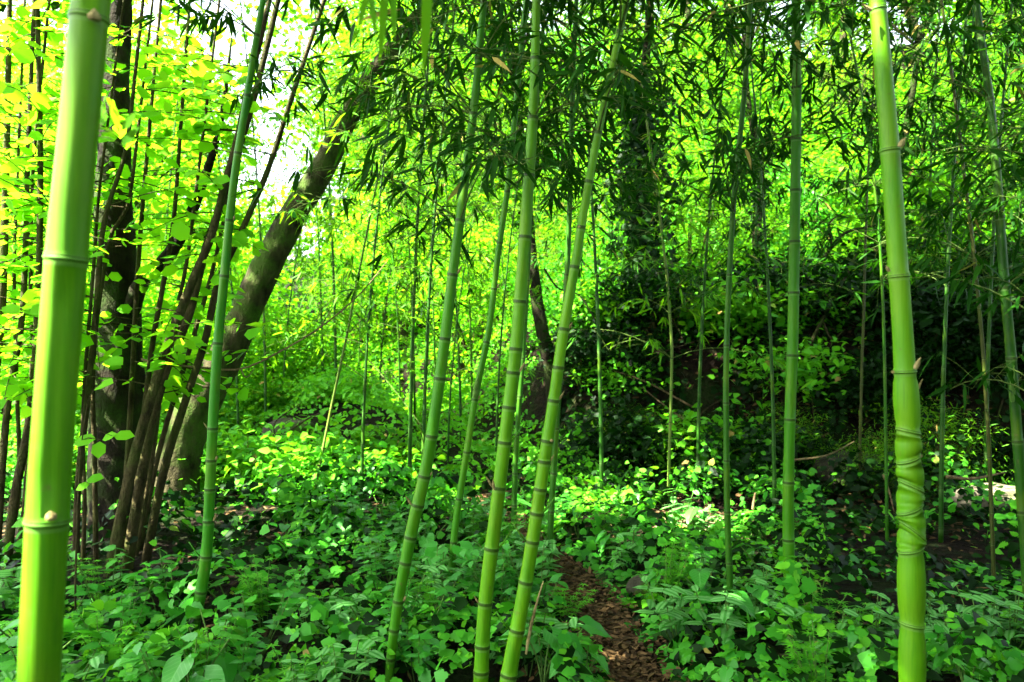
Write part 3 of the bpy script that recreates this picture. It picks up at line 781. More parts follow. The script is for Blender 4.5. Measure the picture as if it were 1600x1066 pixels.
thin += [(1210, 5.6, 3), (1470, 5.2, 3), (1540, 6.3, 3), (1660, 4.2, 3), (1090, 6.6, 3), (1640, 5.8, 3), (940, 6.0, 3), (660, 5.4, 3), (565, 5.7, 0), (640, 6.1, 1)]
for n, (u, y, k) in enumerate(thin):
    x = (u - 800) / F * y
    put(protos, k, x, y, rng.uniform(-.6, .6) + (0 if n % 3 else 2.5), rng.uniform(.85, 1.15), 'thin leafy young bamboo ' + region(x, y), 'young bamboos behind the grove')

# ------------------------------------------------------------------ trees with big trunks
def trunk_track(track, d, n, widths, gz_extra=.15, d_top=None):
    tr = sorted(track, key=lambda q: -q[1])
    dd = np.linspace(d, d_top or d, len(tr))
    P = np.array([px(u, v, q) for (u, v), q in zip(tr, dd)])
    P[0, 2] = min(P[0, 2], float(ground_h(P[0, 0], P[0, 1])) - gz_extra)
    w = np.array([ww / F * q / 2 for ww, q in zip(widths, dd)])
    c = spline(P, n)
    s = np.concatenate([[0], np.cumsum(np.linalg.norm(np.diff(P, axis=0), axis=1))])
    return c, np.interp(np.linspace(0, s[-1], n), s, w)
def crown(center, rad, n_clumps, per, L, tpl, lw, dens=.55, up=.3, prune=True, flat=.5, hollow=.35):
    """leaf clumps spread through an uneven ellipsoid"""
    a = Acc()
    d = unit(n_clumps)
    r = (hollow + (1 - hollow) * rng.uniform(0, 1, n_clumps) ** .6) * (.75 + .5 * vnoise(d[:, 0] * 2.1 + 7, d[:, 1] * 2.1 + d[:, 2] * 1.7 + 7, 4))
    c = np.asarray(center) + d * r[:, None] * np.asarray(rad)
    if prune: c = c[~in_gap(c, True)]
    n = len(c)
    k = rng.integers(int(per * .6), int(per * 1.4) + 1, n); ci = np.repeat(np.arange(n), k); m = len(ci)
    p = c[ci] + rng.normal(size=(m, 3)) * np.array([dens, dens, dens * flat]) * L * 3
    if prune:
        kp = ~in_gap(p, True); p = p[kp]; ci = ci[kp]; m = len(p)
    D = rng.normal(size=(m, 3)) * np.array([1, 1, .45]) + np.array([0, 0, -.25])
    N = norm(np.array([0, 0, 1.0]) + rng.normal(scale=.55, size=(m, 3)))
    Lf = rng.uniform(.65, 1.25, m) * L
    leaves(a, p, D, N, Lf, Lf * lw, tpl)
    return a, c

def limbs(acc, start, ends, r):
    for e in ends:
        if in_gap(start + (e - start) * np.linspace(.1, 1, 12)[:, None], True).any(): continue
        mid = (start + e) / 2 + rng.normal(scale=.25, size=3) + [0, 0, .2]
        tube(acc, spline([start, mid, e], 10), np.linspace(r, r * .2, 10), 7, wob=.15)

# the dark upright trunk on the left
P, w = trunk_track([(186, 905), (186, 860), (184, 700), (184, 560), (180, 400), (178, 250), (180, 120), (188, 0)], 5.2, 60, [108, 92, 84, 72, 62, 48, 40, 34], d_top=5.3)
P = np.concatenate([P, P[-1] + (np.array([.25, .1, 2.2]) * np.linspace(.05, 1, 14)[:, None])]); w = np.concatenate([w, np.linspace(w[-1], .06, 14)])
base = P[0]
t = thing('tree', base, 'dark upright tree trunk with mossy blotches among the hazel stems', 'tree', 'large trees on the left')
a = Acc(); tube(a, P, w, 26, wob=.16, seed=3); tr = a.build('trunk', M['bark_dark'], t, base=base)
a = Acc()
lb = np.array([px(205, 490, 5.2), px(222, 440, 5.15), px(262, 402, 5.1), px(286, 362, 5.05), px(318, 282, 5.0), px(345, 190, 5.0), px(362, 60, 5.0)])
tube(a, spline(lb, 24), np.linspace(.055, .006, 24), 10, wob=.15, seed=9); a.build('limb', M['bark_dark'], t, base=base)
a, cc = crown((-1.9, 5.0, 6.4), (2.8, 2.4, 1.6), 520, 14, .14, ROUND, .8)
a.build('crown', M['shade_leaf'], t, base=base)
a = Acc(); limbs(a, P[-8], cc[:14], .05); a.build('bough', M['bark_dark'], t, base=base)

# the leaning mossy trunk
LT = [(268, 810), (274, 765), (285, 690), (335, 590), (370, 520), (410, 430), (457, 340), (510, 253), (540, 190), (590, 110), (660, 20)]
P, w = trunk_track(LT, 6.3, 70, [86, 74, 66, 56, 50, 46, 42, 39, 35, 31, 26], d_top=6.5)
P = np.concatenate([P, P[-1] + (np.array([1.2, .2, 1.7]) * np.linspace(.05, 1, 12)[:, None])]); w = np.concatenate([w, np.linspace(w[-1], .05, 12)])
base = P[0]
t = thing('tree', base, 'thick mossy tree trunk leaning far to the right', 'tree', 'large trees on the left')
a = Acc(); tube(a, P, w, 26, wob=.13, seed=12); a.build('trunk', M['bark'], t, base=base)
a, cc = crown((1.2, 6.4, 6.7), (3.4, 2.6, 1.4), 640, 14, .14, ROUND, .8)
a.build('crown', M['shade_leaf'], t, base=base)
a = Acc(); limbs(a, P[-6], cc[:14], .05); a.build('bough', M['bark'], t, base=base)
a = Acc()      # a few ivy leaves on the trunk
s = rng.integers(40, 66, 16); nrm = norm(rng.normal(size=(16, 3)) + np.array([0, -1.2, 0])); nrm[:, 1] = -np.abs(nrm[:, 1])
leaves(a, P[s] + nrm * w[s][:, None] * 1.02, np.stack([rng.normal(size=16), rng.normal(size=16) * .2, -np.ones(16)], 1), nrm, rng.uniform(.05, .09, 16), .06, IVY)
a.build('ivy', M['ivy_leaf'], t, base=base)

# unseen trees added beside the frame so their crowns shade the grove
for (x, y, zc, rx, ry, rz_, n, lab) in [(-5.5, 1.0, 7.4, 3.4, 3.0, 1.7, 700, 'unseen tree added outside the left edge to shade the foreground'),
                                         (-6.2, 7.2, 6.3, 2.7, 2.3, 1.4, 520, 'unseen tree added outside the left edge to shade the mossy mound'),
 (-.6, -1.6, 5.4, 2.4, 2.2, 1.2, 480, 'unseen tree added behind the viewpoint, its high crown blocking sky light'),
 (2.8, -1.4, 4.5, 3.4, 2.2, 1.5, 700, 'unseen tree added right of the viewpoint, its wide crown blocking sky light'),
 (6.2, 4.6, 6.6, 3.4, 3.0, 1.5, 620, 'unseen tree added outside the right edge to shade the bank')]:
    g = float(ground_h(x, y)); base = (x, y, g - .1)
    t = thing('tree', base, lab, 'tree', 'unseen shade trees added beside the grove')
    a = Acc(); tube(a, spline([(x, y, g - .1), (x + .1, y, g + 2.5), (x - .1, y + .1, g + 5), (x, y, zc)], 30), np.linspace(.2, .07, 30), 14, wob=.14, seed=4)
    a.build('trunk', M['bark'], t, base=base)
    a, cc = crown((x, y, zc), (rx, ry, rz_), n, 14, .18, ROUND, .85)
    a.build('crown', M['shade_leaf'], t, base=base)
    a = Acc(); limbs(a, np.array([x, y, zc - 1.6]), cc[:16], .06); a.build('bough', M['bark'], t, base=base)

# ------------------------------------------------------------------ hazel shrubs: many stems from one stool
def hazel(base, stems, label, n_leaf_tw, ub, name='hazel_shrub', d=4.6, leafmat='hazel_leaf', zlo=1.0, yb=(3.3, 6.2)):
    t = thing(name, base, label, 'shrub', 'hazel shrubs on the left')
    allp = []
    for k, (tr, ww) in enumerate(stems):
        dd = d + (k % 5 - 2) * .14
        P, w = trunk_track(tr, dd, 36, np.linspace(ww, ww * .5, len(tr)) * .74, .05)
        if P[-1, 2] < 4.5:
            e = P[-1] - P[-4]; e = e / np.linalg.norm(e)
            L_ = rng.uniform(.8, 1.5)
            P = np.concatenate([P, P[-1] + e * np.linspace(.1, L_, 8)[:, None]]); w = np.concatenate([w, np.linspace(w[-1], .006, 8)])
        a = Acc(); tube(a, P, w, 9, wob=.10, seed=k); a.build('stem', M['hazel_bark'], t, base=base)
        allp.append(P)
    A = np.concatenate(allp); A = A[A[:, 2] > zlo]
    la, ta = Acc(), Acc()
    for q in range(n_leaf_tw):
        p0 = A[rng.integers(len(A))]
        az = rng.uniform(0, 6.28); Lt = rng.uniform(.25, .8)
        dr = np.array([math.cos(az), math.sin(az), rng.uniform(-.1, .35)])
        if p0[2] < 2.85 and (p0[0] + dr[0] * Lt) / (p0[1] + dr[1] * Lt) > -.315: continue
        ub_ = 800 + F * (p0[0] + dr[0] * Lt * .6) / (p0[1] + dr[1] * Lt * .6)
        if p0[1] < 5.2 and 132 < ub_ < 240 and rng.uniform() < .85: continue
        tt = np.linspace(0, 1, 6)[:, None]
        if in_gap(p0 + dr * Lt * np.linspace(0, 1, 8)[:, None]).any(): continue
        tw = p0 + dr * Lt * tt + np.array([0, 0, -.12]) * tt ** 2
        tube(ta, tw, np.linspace(.004, .0015, 6), 4, cap=False)
        n = rng.integers(5, 10)
        s = np.linspace(.2, 1, n)
        c = p0 + dr * Lt * s[:, None] + np.array([0, 0, -.12]) * s[:, None] ** 2
        side = np.array([-dr[1], dr[0], 0]) * np.where(np.arange(n) % 2, 1, -1)[:, None]
        D = side + dr * .5 + rng.normal(scale=.25, size=(n, 3)) + [0, 0, -.2]
        N = norm(np.array([0, 0, 1.0]) + rng.normal(scale=.48, size=(n, 3)))
        Lf = rng.uniform(.05, .115, n)
        leaves(la, c, D, N, Lf, Lf * .86, ROUND)
    la.build('foliage', M[leafmat], t, base=base); tag(ta.build('twig', M['hazel_bark'], t, base=base), kind='stuff')
    return t
stemsA = [([(168, 905), (186, 820), (205, 733), (236, 620), (265, 533), (300, 440), (330, 370), (350, 290), (367, 230), (400, 90)], 25),
          ([(196, 915), (204, 850), (222, 740), (238, 655), (262, 570), (296, 490), (322, 385), (345, 320), (392, 170), (420, 60)], 25),
          ([(225, 850), (255, 740), (285, 640), (320, 533), (340, 445), (378, 360), (420, 262), (450, 170), (490, 50)], 19),
          ([(205, 860), (222, 680), (238, 540), (252, 460), (270, 355), (280, 230), (290, 90)], 14),
          ([(190, 860), (204, 640), (212, 480), (222, 330), (233, 205), (246, 60)], 13),
          ([(118, 890), (122, 760), (139, 600), (150, 480), (163, 345), (196, 236), (214, 90)], 15),
          ([(128, 905), (132, 800), (130, 640), (146, 420), (155, 300), (170, 180)], 10),
          ([(150, 895), (148, 720), (146, 560), (170, 380), (200, 320), (216, 200), (232, 60)], 11),
          ([(210, 870), (240, 700), (258, 560), (290, 420), (306, 300), (322, 170), (338, 40)], 11),
          ([(215, 860), (250, 700), (298, 540), (330, 430), (352, 330), (372, 200), (396, 80)], 12)]
hazel(px(185, 900, 4.6) * np.array([1, 1, 0]), stemsA, 'many stemmed hazel shrub fanning out before the dark upright trunk', 380, None)
stemsB = [([(6, 860), (22, 780), (40, 690), (54, 580), (61, 420), (63, 250), (60, 80)], 20),
          ([(-8, 850), (4, 720), (14, 620), (34, 500), (40, 380), (44, 240), (50, 90)], 17),
          ([(30, 850), (44, 720), (50, 560), (48, 400), (52, 260), (66, 110)], 12),
          ([(-20, 840), (-12, 640), (2, 480), (8, 330), (12, 160)], 24),
          ([(12, 870), (26, 900), (30, 760), (26, 600), (22, 430), (28, 260)], 12),
          ([(20, 860), (60, 640), (74, 480), (84, 340), (98, 180)], 12)]
hazel(px(8, 880, 4.5) * np.array([1, 1, 0]), stemsB, 'hazel shrub at the left edge behind the thickest culm', 230, None, d=4.5)
# hazel seedling twig with pale leaves hanging before the dark trunk
def leafy_twig(pts, lv, label, d=3.6):
    P = np.array([px(u, v, d) for u, v in pts]); base = np.array([P[0, 0], d, float(ground_h(P[0, 0], d))])
    P = np.concatenate([[base - [0, 0, .03]], P])
    t = thing('seedling', base, label, 'plant', 'young hazel seedlings')
    a = Acc(); c = spline(P, 30); tube(a, c, np.linspace(.006, .002, 30), 6); a.build('stem', M['hazel_bark'], t, base=base)
    a, b = Acc(), Acc()
    for (u, v, du, dv, L) in lv:
        p = px(u, v, d); e = np.array([du, rng.uniform(-.5, .1), dv])
        k = np.argmin(np.linalg.norm(c - p, axis=1)); tb_ = Acc(); tube(tb_, np.array([c[k], (c[k] + p) / 2 + [0, 0, .01], p]), .0012, 4, cap=False); tb_.build('twig', M['hazel_bark'], t, base=base)
        leaves(a, [p], [e], [(rng.normal() * .2, -.55, .8)], L, L * .8, ROUND)
    a.build('foliage', M['hazel_leaf'], t, base=base)
leafy_twig([(118, 900), (122, 780), (128, 690), (140, 620), (158, 600)],
           [(150, 686, -1, -.1, .10), (156, 690, .1, -.6, .08), (160, 688, .5, .3, .07), (178, 682, 1, .1, .09), (136, 750, .9, .2, .08), (140, 756, -.8, -.3, .06), (150, 606, .8, .3, .11), (166, 562, .8, -.1, .10), (140, 400, .9, .1, .08), (128, 330, .7, -.1, .08)],
           'seedling with few pale green leaves beside the thickest culm')

# ------------------------------------------------------------------ ivy clad tree and small trunks on the bank
def small_tree(track, widths, d, label, bark='bark_dark', cr=None, ivy=None, leafm='bush_leaf'):
    P, w = trunk_track(track, d, 40, widths)
    base = P[0]
    t = thing('tree', base, label, 'tree', 'trees on the bank')
    a = Acc(); tube(a, P, w, 12, wob=.2, seed=int(d * 10)); a.build('trunk', M[bark], t, base=base)
    if cr is not None:
        a, cc = crown(*cr[:2], cr[2], 12, .085, ROUND, .8, prune=False); a.build('crown', M[leafm], t, base=base)
        a = Acc(); limbs(a, P[-4], cc[:12], w[-4] * .6); a.build('bough', M[bark], t, base=base)
    if ivy:
        a = Acc()
        s = rng.integers(ivy[1], 27, ivy[0]); n = len(s)
        dr = unit(n); off = dr * (w[s][:, None] * 1.1 + rng.uniform(0, 1, (n, 1)) ** 1.6 * ivy[2])
        N = norm(dr + [0, -.4, .5]); D = np.stack([rng.normal(size=n), rng.normal(size=n) * .5, -np.ones(n) * .8], 1)
        Lf = rng.uniform(.05, .10, n)
        leaves(a, P[s] + off, D, N, Lf, Lf * .9, IVY); a.build('ivy', M['shade_dark_leaf'], t, base=base)
    return t
small_tree([(1008, 560), (1005, 460), (1000, 380), (1005, 300), (998, 200), (1010, 80), (1020, -60)], [26, 24, 22, 20, 17, 14, 10], 9.2,
           'dark ivy clad tree trunk on the bank right of the middle culms', cr=((1.6, 9.4, 6.2), (1.3, 1.1, .9), 160), ivy=(2400, 6, .46))
small_tree([(868, 660), (864, 600), (855, 550), (842, 490), (833, 420), (828, 350), (815, 220), (800, 80)], [26, 25, 24, 21, 17, 14, 11, 8], 8.4,
           'bent blackish tree trunk between the middle culms', cr=((.1, 8.6, 6.2), (1.1, 1.0, .8), 110))
small_tree([(1192, 500), (1190, 430), (1182, 360), (1190, 280), (1172, 180), (1160, 60)], [24, 20, 15, 10, 8, 6], 10.5,
           'short dark forked stump like trunk on the bank left of the straight upright culm', cr=((3.1, 10.6, 6.6), (1.1, 1.0, .9), 110), ivy=(300, 2, .15))
small_tree([(1418, 480), (1412, 380), (1400, 300), (1420, 180), (1440, 40)], [20, 17, 14, 11, 8], 10.2,
           'slender dark tree on the bank behind the culm with crooked nodes', cr=((5.2, 10.4, 6.6), (1.2, 1.1, .9), 120))

# ------------------------------------------------------------------ bushes and trees on the hillside (copied)
def proto_bush(rad, h, n, per, L, tpl, lw, leaf, name='bush', trunk=.03, cz=None):
    root = thing(name, (0, 0, -50), name, name.split('_')[-1], '')
    cz = cz or h * .5
    a, cc = crown((0, 0, cz), (rad, rad, h * .5), n, per, L, tpl, lw, prune=False, hollow=.15)
    a.build('crown' if trunk > .05 else 'foliage', M[leaf], root)
    a = Acc()
    if trunk > .05:
        tube(a, spline([(0, 0, -.2), (.08, .05, cz * .4), (-.05, .02, cz)], 16), np.linspace(trunk, trunk * .4, 16), 9, wob=.15)
        limbs(a, np.array([.03, .03, cz * .55]), cc[:12], trunk * .4)
        a.build('trunk', M['bark'], root)
    else:
        for e in cc[:9]:
            tube(a, spline([(rng.normal() * .08, rng.normal() * .08, -.1), np.array([e[0] * .5, e[1] * .5, e[2] * .55]), e], 8), np.linspace(trunk, .004, 8), 5)
        a.build('stem', M['hazel_bark'], root)
    return root
bushes = [proto_bush(1.0, 1.7, 230, 12, .075, ROUND, .8, 'bush_leaf'), proto_bush(.8, 1.3, 200, 12, .06, OVATE, .55, 'bush_leaf'),
          proto_bush(1.2, 2.4, 300, 12, .08, ROUND, .85, 'hazel_leaf'), proto_bush(.9, 1.5, 260, 11, .085, LANCE, .16, 'bamboo_leaf_lit'), proto_bush(.9, 1.4, 240, 12, .065, OVATE, .6, 'ivy_leaf'), proto_bush(.8, 1.3, 110, 12, .15, OVATE, .6, 'shade_dark_leaf'),
          proto_bush(.9, 1.2, 70, 10, .16, OVATE, .62, 'herb_leaf'), proto_bush(.9, 1.3, 80, 10, .17, ROUND, .8, 'bush_leaf')]
trees = [proto_bush(2.0, 4.6, 560, 12, .10, ROUND, .8, 'bush_leaf', 'tree', .09, 4.2), proto_bush(1.7, 5.0, 520, 12, .10, ROUND, .85, 'hazel_leaf', 'tree', .08, 4.4),
         proto_bush(1.8, 4.2, 560, 12, .11, OVATE, .5, 'bush_leaf', 'tree', .10, 4.6)]
brng = np.random.default_rng(21)
n_b = 0
def hole(x, y, r):      # the opening in the wood where the bright sky shows, left of the grove
    u = 800 + x / y * F
    return (425 - r / y * F * .8) < u < (490 + r / y * F * .6) or (y > 20 and (1395 - r / y * F * .4) < u < (1475 + r / y * F * .4))
spots = []
for y0, cnt, lo, hi in [(9.6, 8, .72, .0), (11.2, 14, .72, 0), (13, 18, .74, 0), (15, 20, .76, 0), (17.5, 22, .78, 0), (20.5, 22, .8, 0), (24, 22, .8, 0), (28, 22, .82, 0), (32, 20, .84, 0)]:
    for k in range(cnt):
        x = (-lo + 2 * lo * (k + brng.uniform(.1, .9)) / cnt) * y0; y = y0 + brng.uniform(-.7, .7) * (1 if y0 < 15 else 1.6)
        if abs(x - path_x(y)) < (1.1 if y < 12 else .9) and y < 14.5: continue
        if y0 < 11 and -3.6 < x < -.6: continue
        spots.append((x, y))
for x, y in spots:
    k = int(brng.choice([0, 1, 2, 3, 4], p=[.32, .22, .12, .18, .16]))
    if -.30 < x / y < .02 and 10.5 < y < 19 and brng.uniform() < .45: k = 2  # pale hazel chosen here to give the clearing its sunlit glow by colour
    elif k == 2 and x / y > -.12: k = 0
    if hole(x, y, 1.0) and y > 14: continue
    if x / y < -.25: k = int(brng.choice([0, 2, 2, 1]))
    nm = ['round leaved green bush', 'small leaved green bush', 'pale yellow green hazel bush', 'low clump of leafy bamboo', 'dark glossy leaved bush'][k]
    o = put(bushes, k, x, y, brng.uniform(0, 6.28), brng.uniform(.75, 1.25) * (1.0 if y < 14 else 1.35 if y < 22 else 1.9), nm + ' ' + region(x, y), 'bushes on the sunny hillside')
    n_b += 1
for n in range(30):
    y = brng.uniform(6.6, 9.8); x = path_x(y) - brng.uniform(.5, 4.2)
    k = int(brng.choice([6, 7, 6, 7])); sc = brng.uniform(.3, .55)
    nm = {6: 'low pointed leaved sapling', 7: 'low round leaved sapling'}[k]
    put(bushes, k, x, y, brng.uniform(0, 6.28), sc, nm + (' on the mossy mound' if (x + 2.2) ** 2 + (y - 9.1) ** 2 < 1.2 else ' on the slope left of the mound' if x < -2.6 else ' between the path and the mound'), 'saplings left of the path')
for n in range(84):
    x = brng.uniform(.7, 6.6); y = 7.4 - .28 * x + brng.uniform(.0, 3.0)
    k = int(brng.choice([7, 5, 6, 3], p=[.10, .70, .10, .10])); sc = brng.uniform(.3, .62)
    nm = {3: 'short bamboo shoot', 5: 'shade darkened shrublet', 6: 'green pointed leaved shrublet', 7: 'green round leaved shrublet'}[k]
    u = 800 + x / y * F
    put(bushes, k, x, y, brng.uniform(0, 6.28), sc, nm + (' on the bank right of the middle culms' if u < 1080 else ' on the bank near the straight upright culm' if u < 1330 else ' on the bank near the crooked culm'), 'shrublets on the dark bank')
for y0, cnt, lo in [(14, 7, .80), (19, 9, .84), (25, 9, .88), (31, 12, .92), (38, 14, .95), (48, 14, 1.0)]:
    for k in range(cnt):
        x = (-lo + 2 * lo * (k + brng.uniform(.15, .85)) / cnt) * y0; y = y0 + brng.uniform(-1.2, 1.2)
        sc = brng.uniform(.85, 1.2) * (1 if y0 < 20 else 1.25 if y0 < 30 else 1.6)
        if hole(x, y, 1.8 * sc): continue
        if y < 22 and -.22 < x / y < .5: continue
        if abs(x - path_x(min(y, 15))) < .8 and y < 15: continue
        kk = int(brng.choice([0, 1, 2], p=[.3, .4, .3] if x < 0 else [.52, .03, .45]))
        nm = ['broadleaf tree with a green crown', 'pale leaved hazel tree', 'narrow leaved tree with a loose crown'][kk]
        put(trees, kk, x, y, brng.uniform(0, 6.28), sc, nm + ' ' + region(x, y), 'trees on the wooded hillside')
put(trees, 0, -3.3, 19.5, 1.0, 1.5, 'tallest green crowned tree right of the bright sky gap', 'trees on the wooded hillside')
put(trees, 2, -2.1, 15.5, 2.0, 1.1, 'loose crowned tree standing behind the culm with a curved foot', 'trees on the wooded hillside')

for x, y, sc in [(3.3, -.9, 2.2), (4.9, .7, 2.2), (4.5, -2.8, 2.4), (3.0, -4.0, 2.3), (6.2, 2.3, 2.2), (1.7, -4.4, 2.5), (6.2, -4.6, 2.6), (.2, -4.9, 2.5), (-1.4, -5.8, 2.5), (-3.0, -6.8, 2.4)]:  # unseen bushes added beside and behind the camera to block sky light
    put(bushes, 4, x, y, sc * 2.7, sc, 'unseen bush added to block light ' + ('outside the right edge beside the viewpoint' if y > -3 else 'behind the viewpoint'), 'unseen bushes added to block light')
# ------------------------------------------------------------------ ground cover
def on_path(x, y, k=1.0): return np.abs(x - path_x(y)) < path_w(y) * k
def cover_h(x, y):       # height of the plant cover, in soft clumps
    c = fbm(x * 1.9 + 3, y * 1.9 + 8, 31, 3)
    return .02 + .36 * sstep((c - .26) / .42) * (.45 + .9 * vnoise(x * 4.5, y * 4.5, 77))
def slope_n(f, x, y, e=.03):
    gx = (f(x + e, y) - f(x - e, y)) / (2 * e); gy = (f(x, y + e) - f(x, y - e)) / (2 * e)
    return norm(np.stack([-gx, -gy, np.ones_like(gx)], 1))
def scatter(n, y0, y1, k=.70, xr=None):
    y = np.sqrt(rng.uniform(y0 ** 2, y1 ** 2, n)); x = rng.uniform(-k, k, n) * y
    return x, y
def cover(name, n, y0, y1, size, tpl, lw, mat, mask, deep=.5, jit=.45, hs=1.0, kx=.72, uv=False):
    x, y = scatter(n, y0, y1, kx)
    hole_ = (vnoise(x * 3.1, y * 3.1, 61) < .34) & (y < 7.0) & (rng.uniform(size=n) < .88)
    lit = np.hypot(x - 1.18, (y - 5.5) * .8) < .34 * rng.uniform(.5, 1.1, n)
    if mat in ('ivy_leaf', 'herb_leaf') and y1 < 9:
        thin_ = np.where((x / y > .40) & (y > 3.3), .8, np.where((x / y > .30) & (y > 4.2), .6, np.where((x > .9) & (y > 5.9), .65, 0)))  # bright plants thinned so the dark leaves left here stand in for shade
        thin_ = np.where((x / y < -.30) & (y > 3.9) & (y < 6.2), .85, thin_)
        hole_ = hole_ | (rng.uniform(size=n) < thin_)
    feet = (y < 2.95) & (np.abs(x - (-.03)) < .20)
    kp = mask(x, y) & ~on_path(x, y, .95) & ~lit & ~feet & ~hole_; x, y = x[kp], y[kp]; m = len(x)
    near = np.clip((np.abs(x - path_x(y)) - path_w(y)) / .3, 0.08, 1)
    H = cover_h(x, y) * hs * near
    z = ground_h(x, y) + H * (1 - deep * rng.uniform(0, 1, m) ** 1.5) + .01
    N = norm(slope_n(lambda a, b: ground_h(a, b) + cover_h(a, b) * hs, x, y) * np.array([.8, .8, 1]) + np.array([0, -.18, .1]) + rng.normal(scale=jit, size=(m, 3)))
    az = rng.uniform(0, 6.28, m)
    D = np.stack([np.cos(az), np.sin(az), np.zeros(m)], 1); D = norm(D - (D * N).sum(1, keepdims=True) * N)
    L = rng.uniform(.5, 1.4, m) * size
    a = Acc(); leaves(a, np.stack([x, y, z], 1) - D * L[:, None] * .4, D, N, L, L * lw, tpl, uv)
    return tag(a.build(name, M[mat], use_uv=uv), kind='stuff')
patch = lambda s, lo, hi, f=1.3: (lambda x, y: (lambda q: (q > lo) & (q < hi))(fbm(x * f + s, y * f + s, s)))
bank_dark = lambda x, y: ~((x > .9) & (y > 6.6))
cover('ground_ivy', 19000, 2.3, 6.6, .052, IVY, 1.0, 'ivy_leaf', lambda x, y: patch(5, .41, 2)(x, y) & bank_dark(x, y), jit=.30)
cover('nettles', 15000, 2.3, 7.2, .060, NETTLE, .85, 'herb_leaf', lambda x, y: patch(15, .46, 2)(x, y) & bank_dark(x, y), jit=.42, hs=1.25)
cover('low_herbs', 26000, 2.3, 7.5, .034, OVATE, .6, 'herb_leaf', lambda x, y: patch(25, .40, 2, 1.7)(x, y) & bank_dark(x, y), jit=.55, deep=.8, hs=1.05)
cover('shade_undergrowth', 12000, 2.4, 7.2, .075, OVATE, .62, 'shade_dark_leaf', lambda x, y: bank_dark(x, y), jit=.5, deep=.9)  # nearly black leaves stand in for the shade between the clumps
cover('woodland_herbs', 30000, 6.3, 12, .065, OVATE, .62, 'herb_leaf', lambda x, y: (x < path_x(y) + 1.3) | (y > 9.4), jit=.55, hs=1.5)
cover('sunlit_herbs', 14000, 10.2, 17, .11, DISC, .5, 'hazel_leaf', lambda x, y: (x / y > -.33) & (x / y < .0), jit=.55, hs=1.3, kx=.4)  # pale leaf colour stands in for the clearing's sunlit glow
cover('hillside_grass', 26000, 11, 20, .12, DISC, .5, 'bush_leaf', lambda x, y: ~on_path(x, y, 1.6), jit=.5, hs=1.3, kx=.8)
cover('bank_creeper', 26000, 6.2, 9.6, .055, IVY, .95, 'shade_dark_leaf', lambda x, y: (x > .5) & (fbm(x * 1.6, y * 1.6, 51) > .26), jit=.6, hs=1.4)
cover('bank_edge_plants', 12000, 7.2, 10.8, .075, OVATE, .6, 'bush_leaf', lambda x, y: (x > .3) & (ground_h(x, y) > .85 + .4 * vnoise(x * 2, y * 2, 91)), jit=.5, hs=2.2)

# fallen leaves
def litter(name, n, f, size, mat='litter', lift=.012):
    x, y = f(n); m = len(x)
    N = norm(slope_n(ground_h, x, y) + rng.normal(scale=.35, size=(m, 3)))
    az = rng.uniform(0, 6.28, m); D = np.stack([np.cos(az), np.sin(az), rng.normal(scale=.15, size=m)], 1)
    L = rng.uniform(.5, 1.3, m) * size
    a = Acc(); leaves(a, np.stack([x, y, ground_h(x, y) + lift + rng.uniform(0, .014, m)], 1), D, N, L, L * rng.uniform(.08, .42, m), LANCE)
    return tag(a.build(name, M[mat]), kind='stuff')
def f_path(n):
    y = np.where(rng.uniform(size=n) < .9, rng.uniform(2.4, 6.6, n), rng.uniform(8.6, 10.5, n)); x = path_x(y) + rng.normal(scale=.62, size=n) * np.maximum(path_w(y), .15); return x, y
def f_bank(n):
    x, y = scatter(n, 5.2, 9.4); k = x > .8; return x[k], y[k]
def f_all(n): return scatter(n, 2.4, 8)
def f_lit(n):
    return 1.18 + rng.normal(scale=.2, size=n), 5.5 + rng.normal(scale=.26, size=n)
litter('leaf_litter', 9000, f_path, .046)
litter('sunlit_litter', 700, f_lit, .06, 'sun_patch_litter', .02)
litter('bank_litter', 7000, f_bank, .075)
litter('fallen_leaves', 3500, f_all, .06)

# ------------------------------------------------------------------ single plants (copied)
def place_label(x, y):
    u, yy_ = 800 + x / y * F, y
    side = x - path_x(y)
    if y < 3.7:
        if u < 250: return 'at the foot of the thickest culm'
        if u < 520: return 'below the bluish green culm'
        if u < 700: return 'around the culm with a curved foot'
        if side < 0: return 'between the middle culms and the path'
        if u < 1180: return 'along the right edge of the path'
        if u < 1390: return 'at the foot of the straight upright culm'
        return 'around the culm with crooked nodes'
    if y < 5.4:
        if u < 290: return 'before the hazel stems'
        if u < 560: return 'right of the bluish green culm'
        if side < 0: return 'left of the path behind the middle culms'
        if u < 1120: return 'right of the path near the mossy stone'
        if u < 1400: return 'behind the straight upright culm'
        return 'behind the culm with crooked nodes'
    if u < 420: return 'below the leaning mossy trunk'
    if side < 0: return 'before the mossy mound'
    if u < 1120: return 'around the pale sunlit stem'
    return 'at the foot of the dark bank'
def proto_arum(n, h, L, mat):
    root = thing('arum_plant', (0, 0, -50), 'arum', 'plant', '')
    for k in range(n):
        az = 6.28 * k / n + rng.normal(scale=.35); rr = rng.uniform(.04, .14); hh = h * rng.uniform(.6, 1.1)
        top = np.array([math.cos(az) * rr, math.sin(az) * rr, hh])
        b = Acc(); tube(b, spline([(0, 0, -.02), top * np.array([.35, .35, .55]), top], 8), np.linspace(.004, .0025, 8), 5); b.build('stalk', M['stalk'], root)
        a = Acc(); LL = L * rng.uniform(.75, 1.2)
        D = np.array([math.cos(az), math.sin(az), rng.uniform(-.75, -.1)])
        leaves(a, [top], [D], [norm(np.array([rng.normal() * .3 , rng.normal() * .3 - .2, 1]))], LL, LL * .95, ARUM, True)
        a.build('leaf', M[mat], root, use_uv=True)
    return root
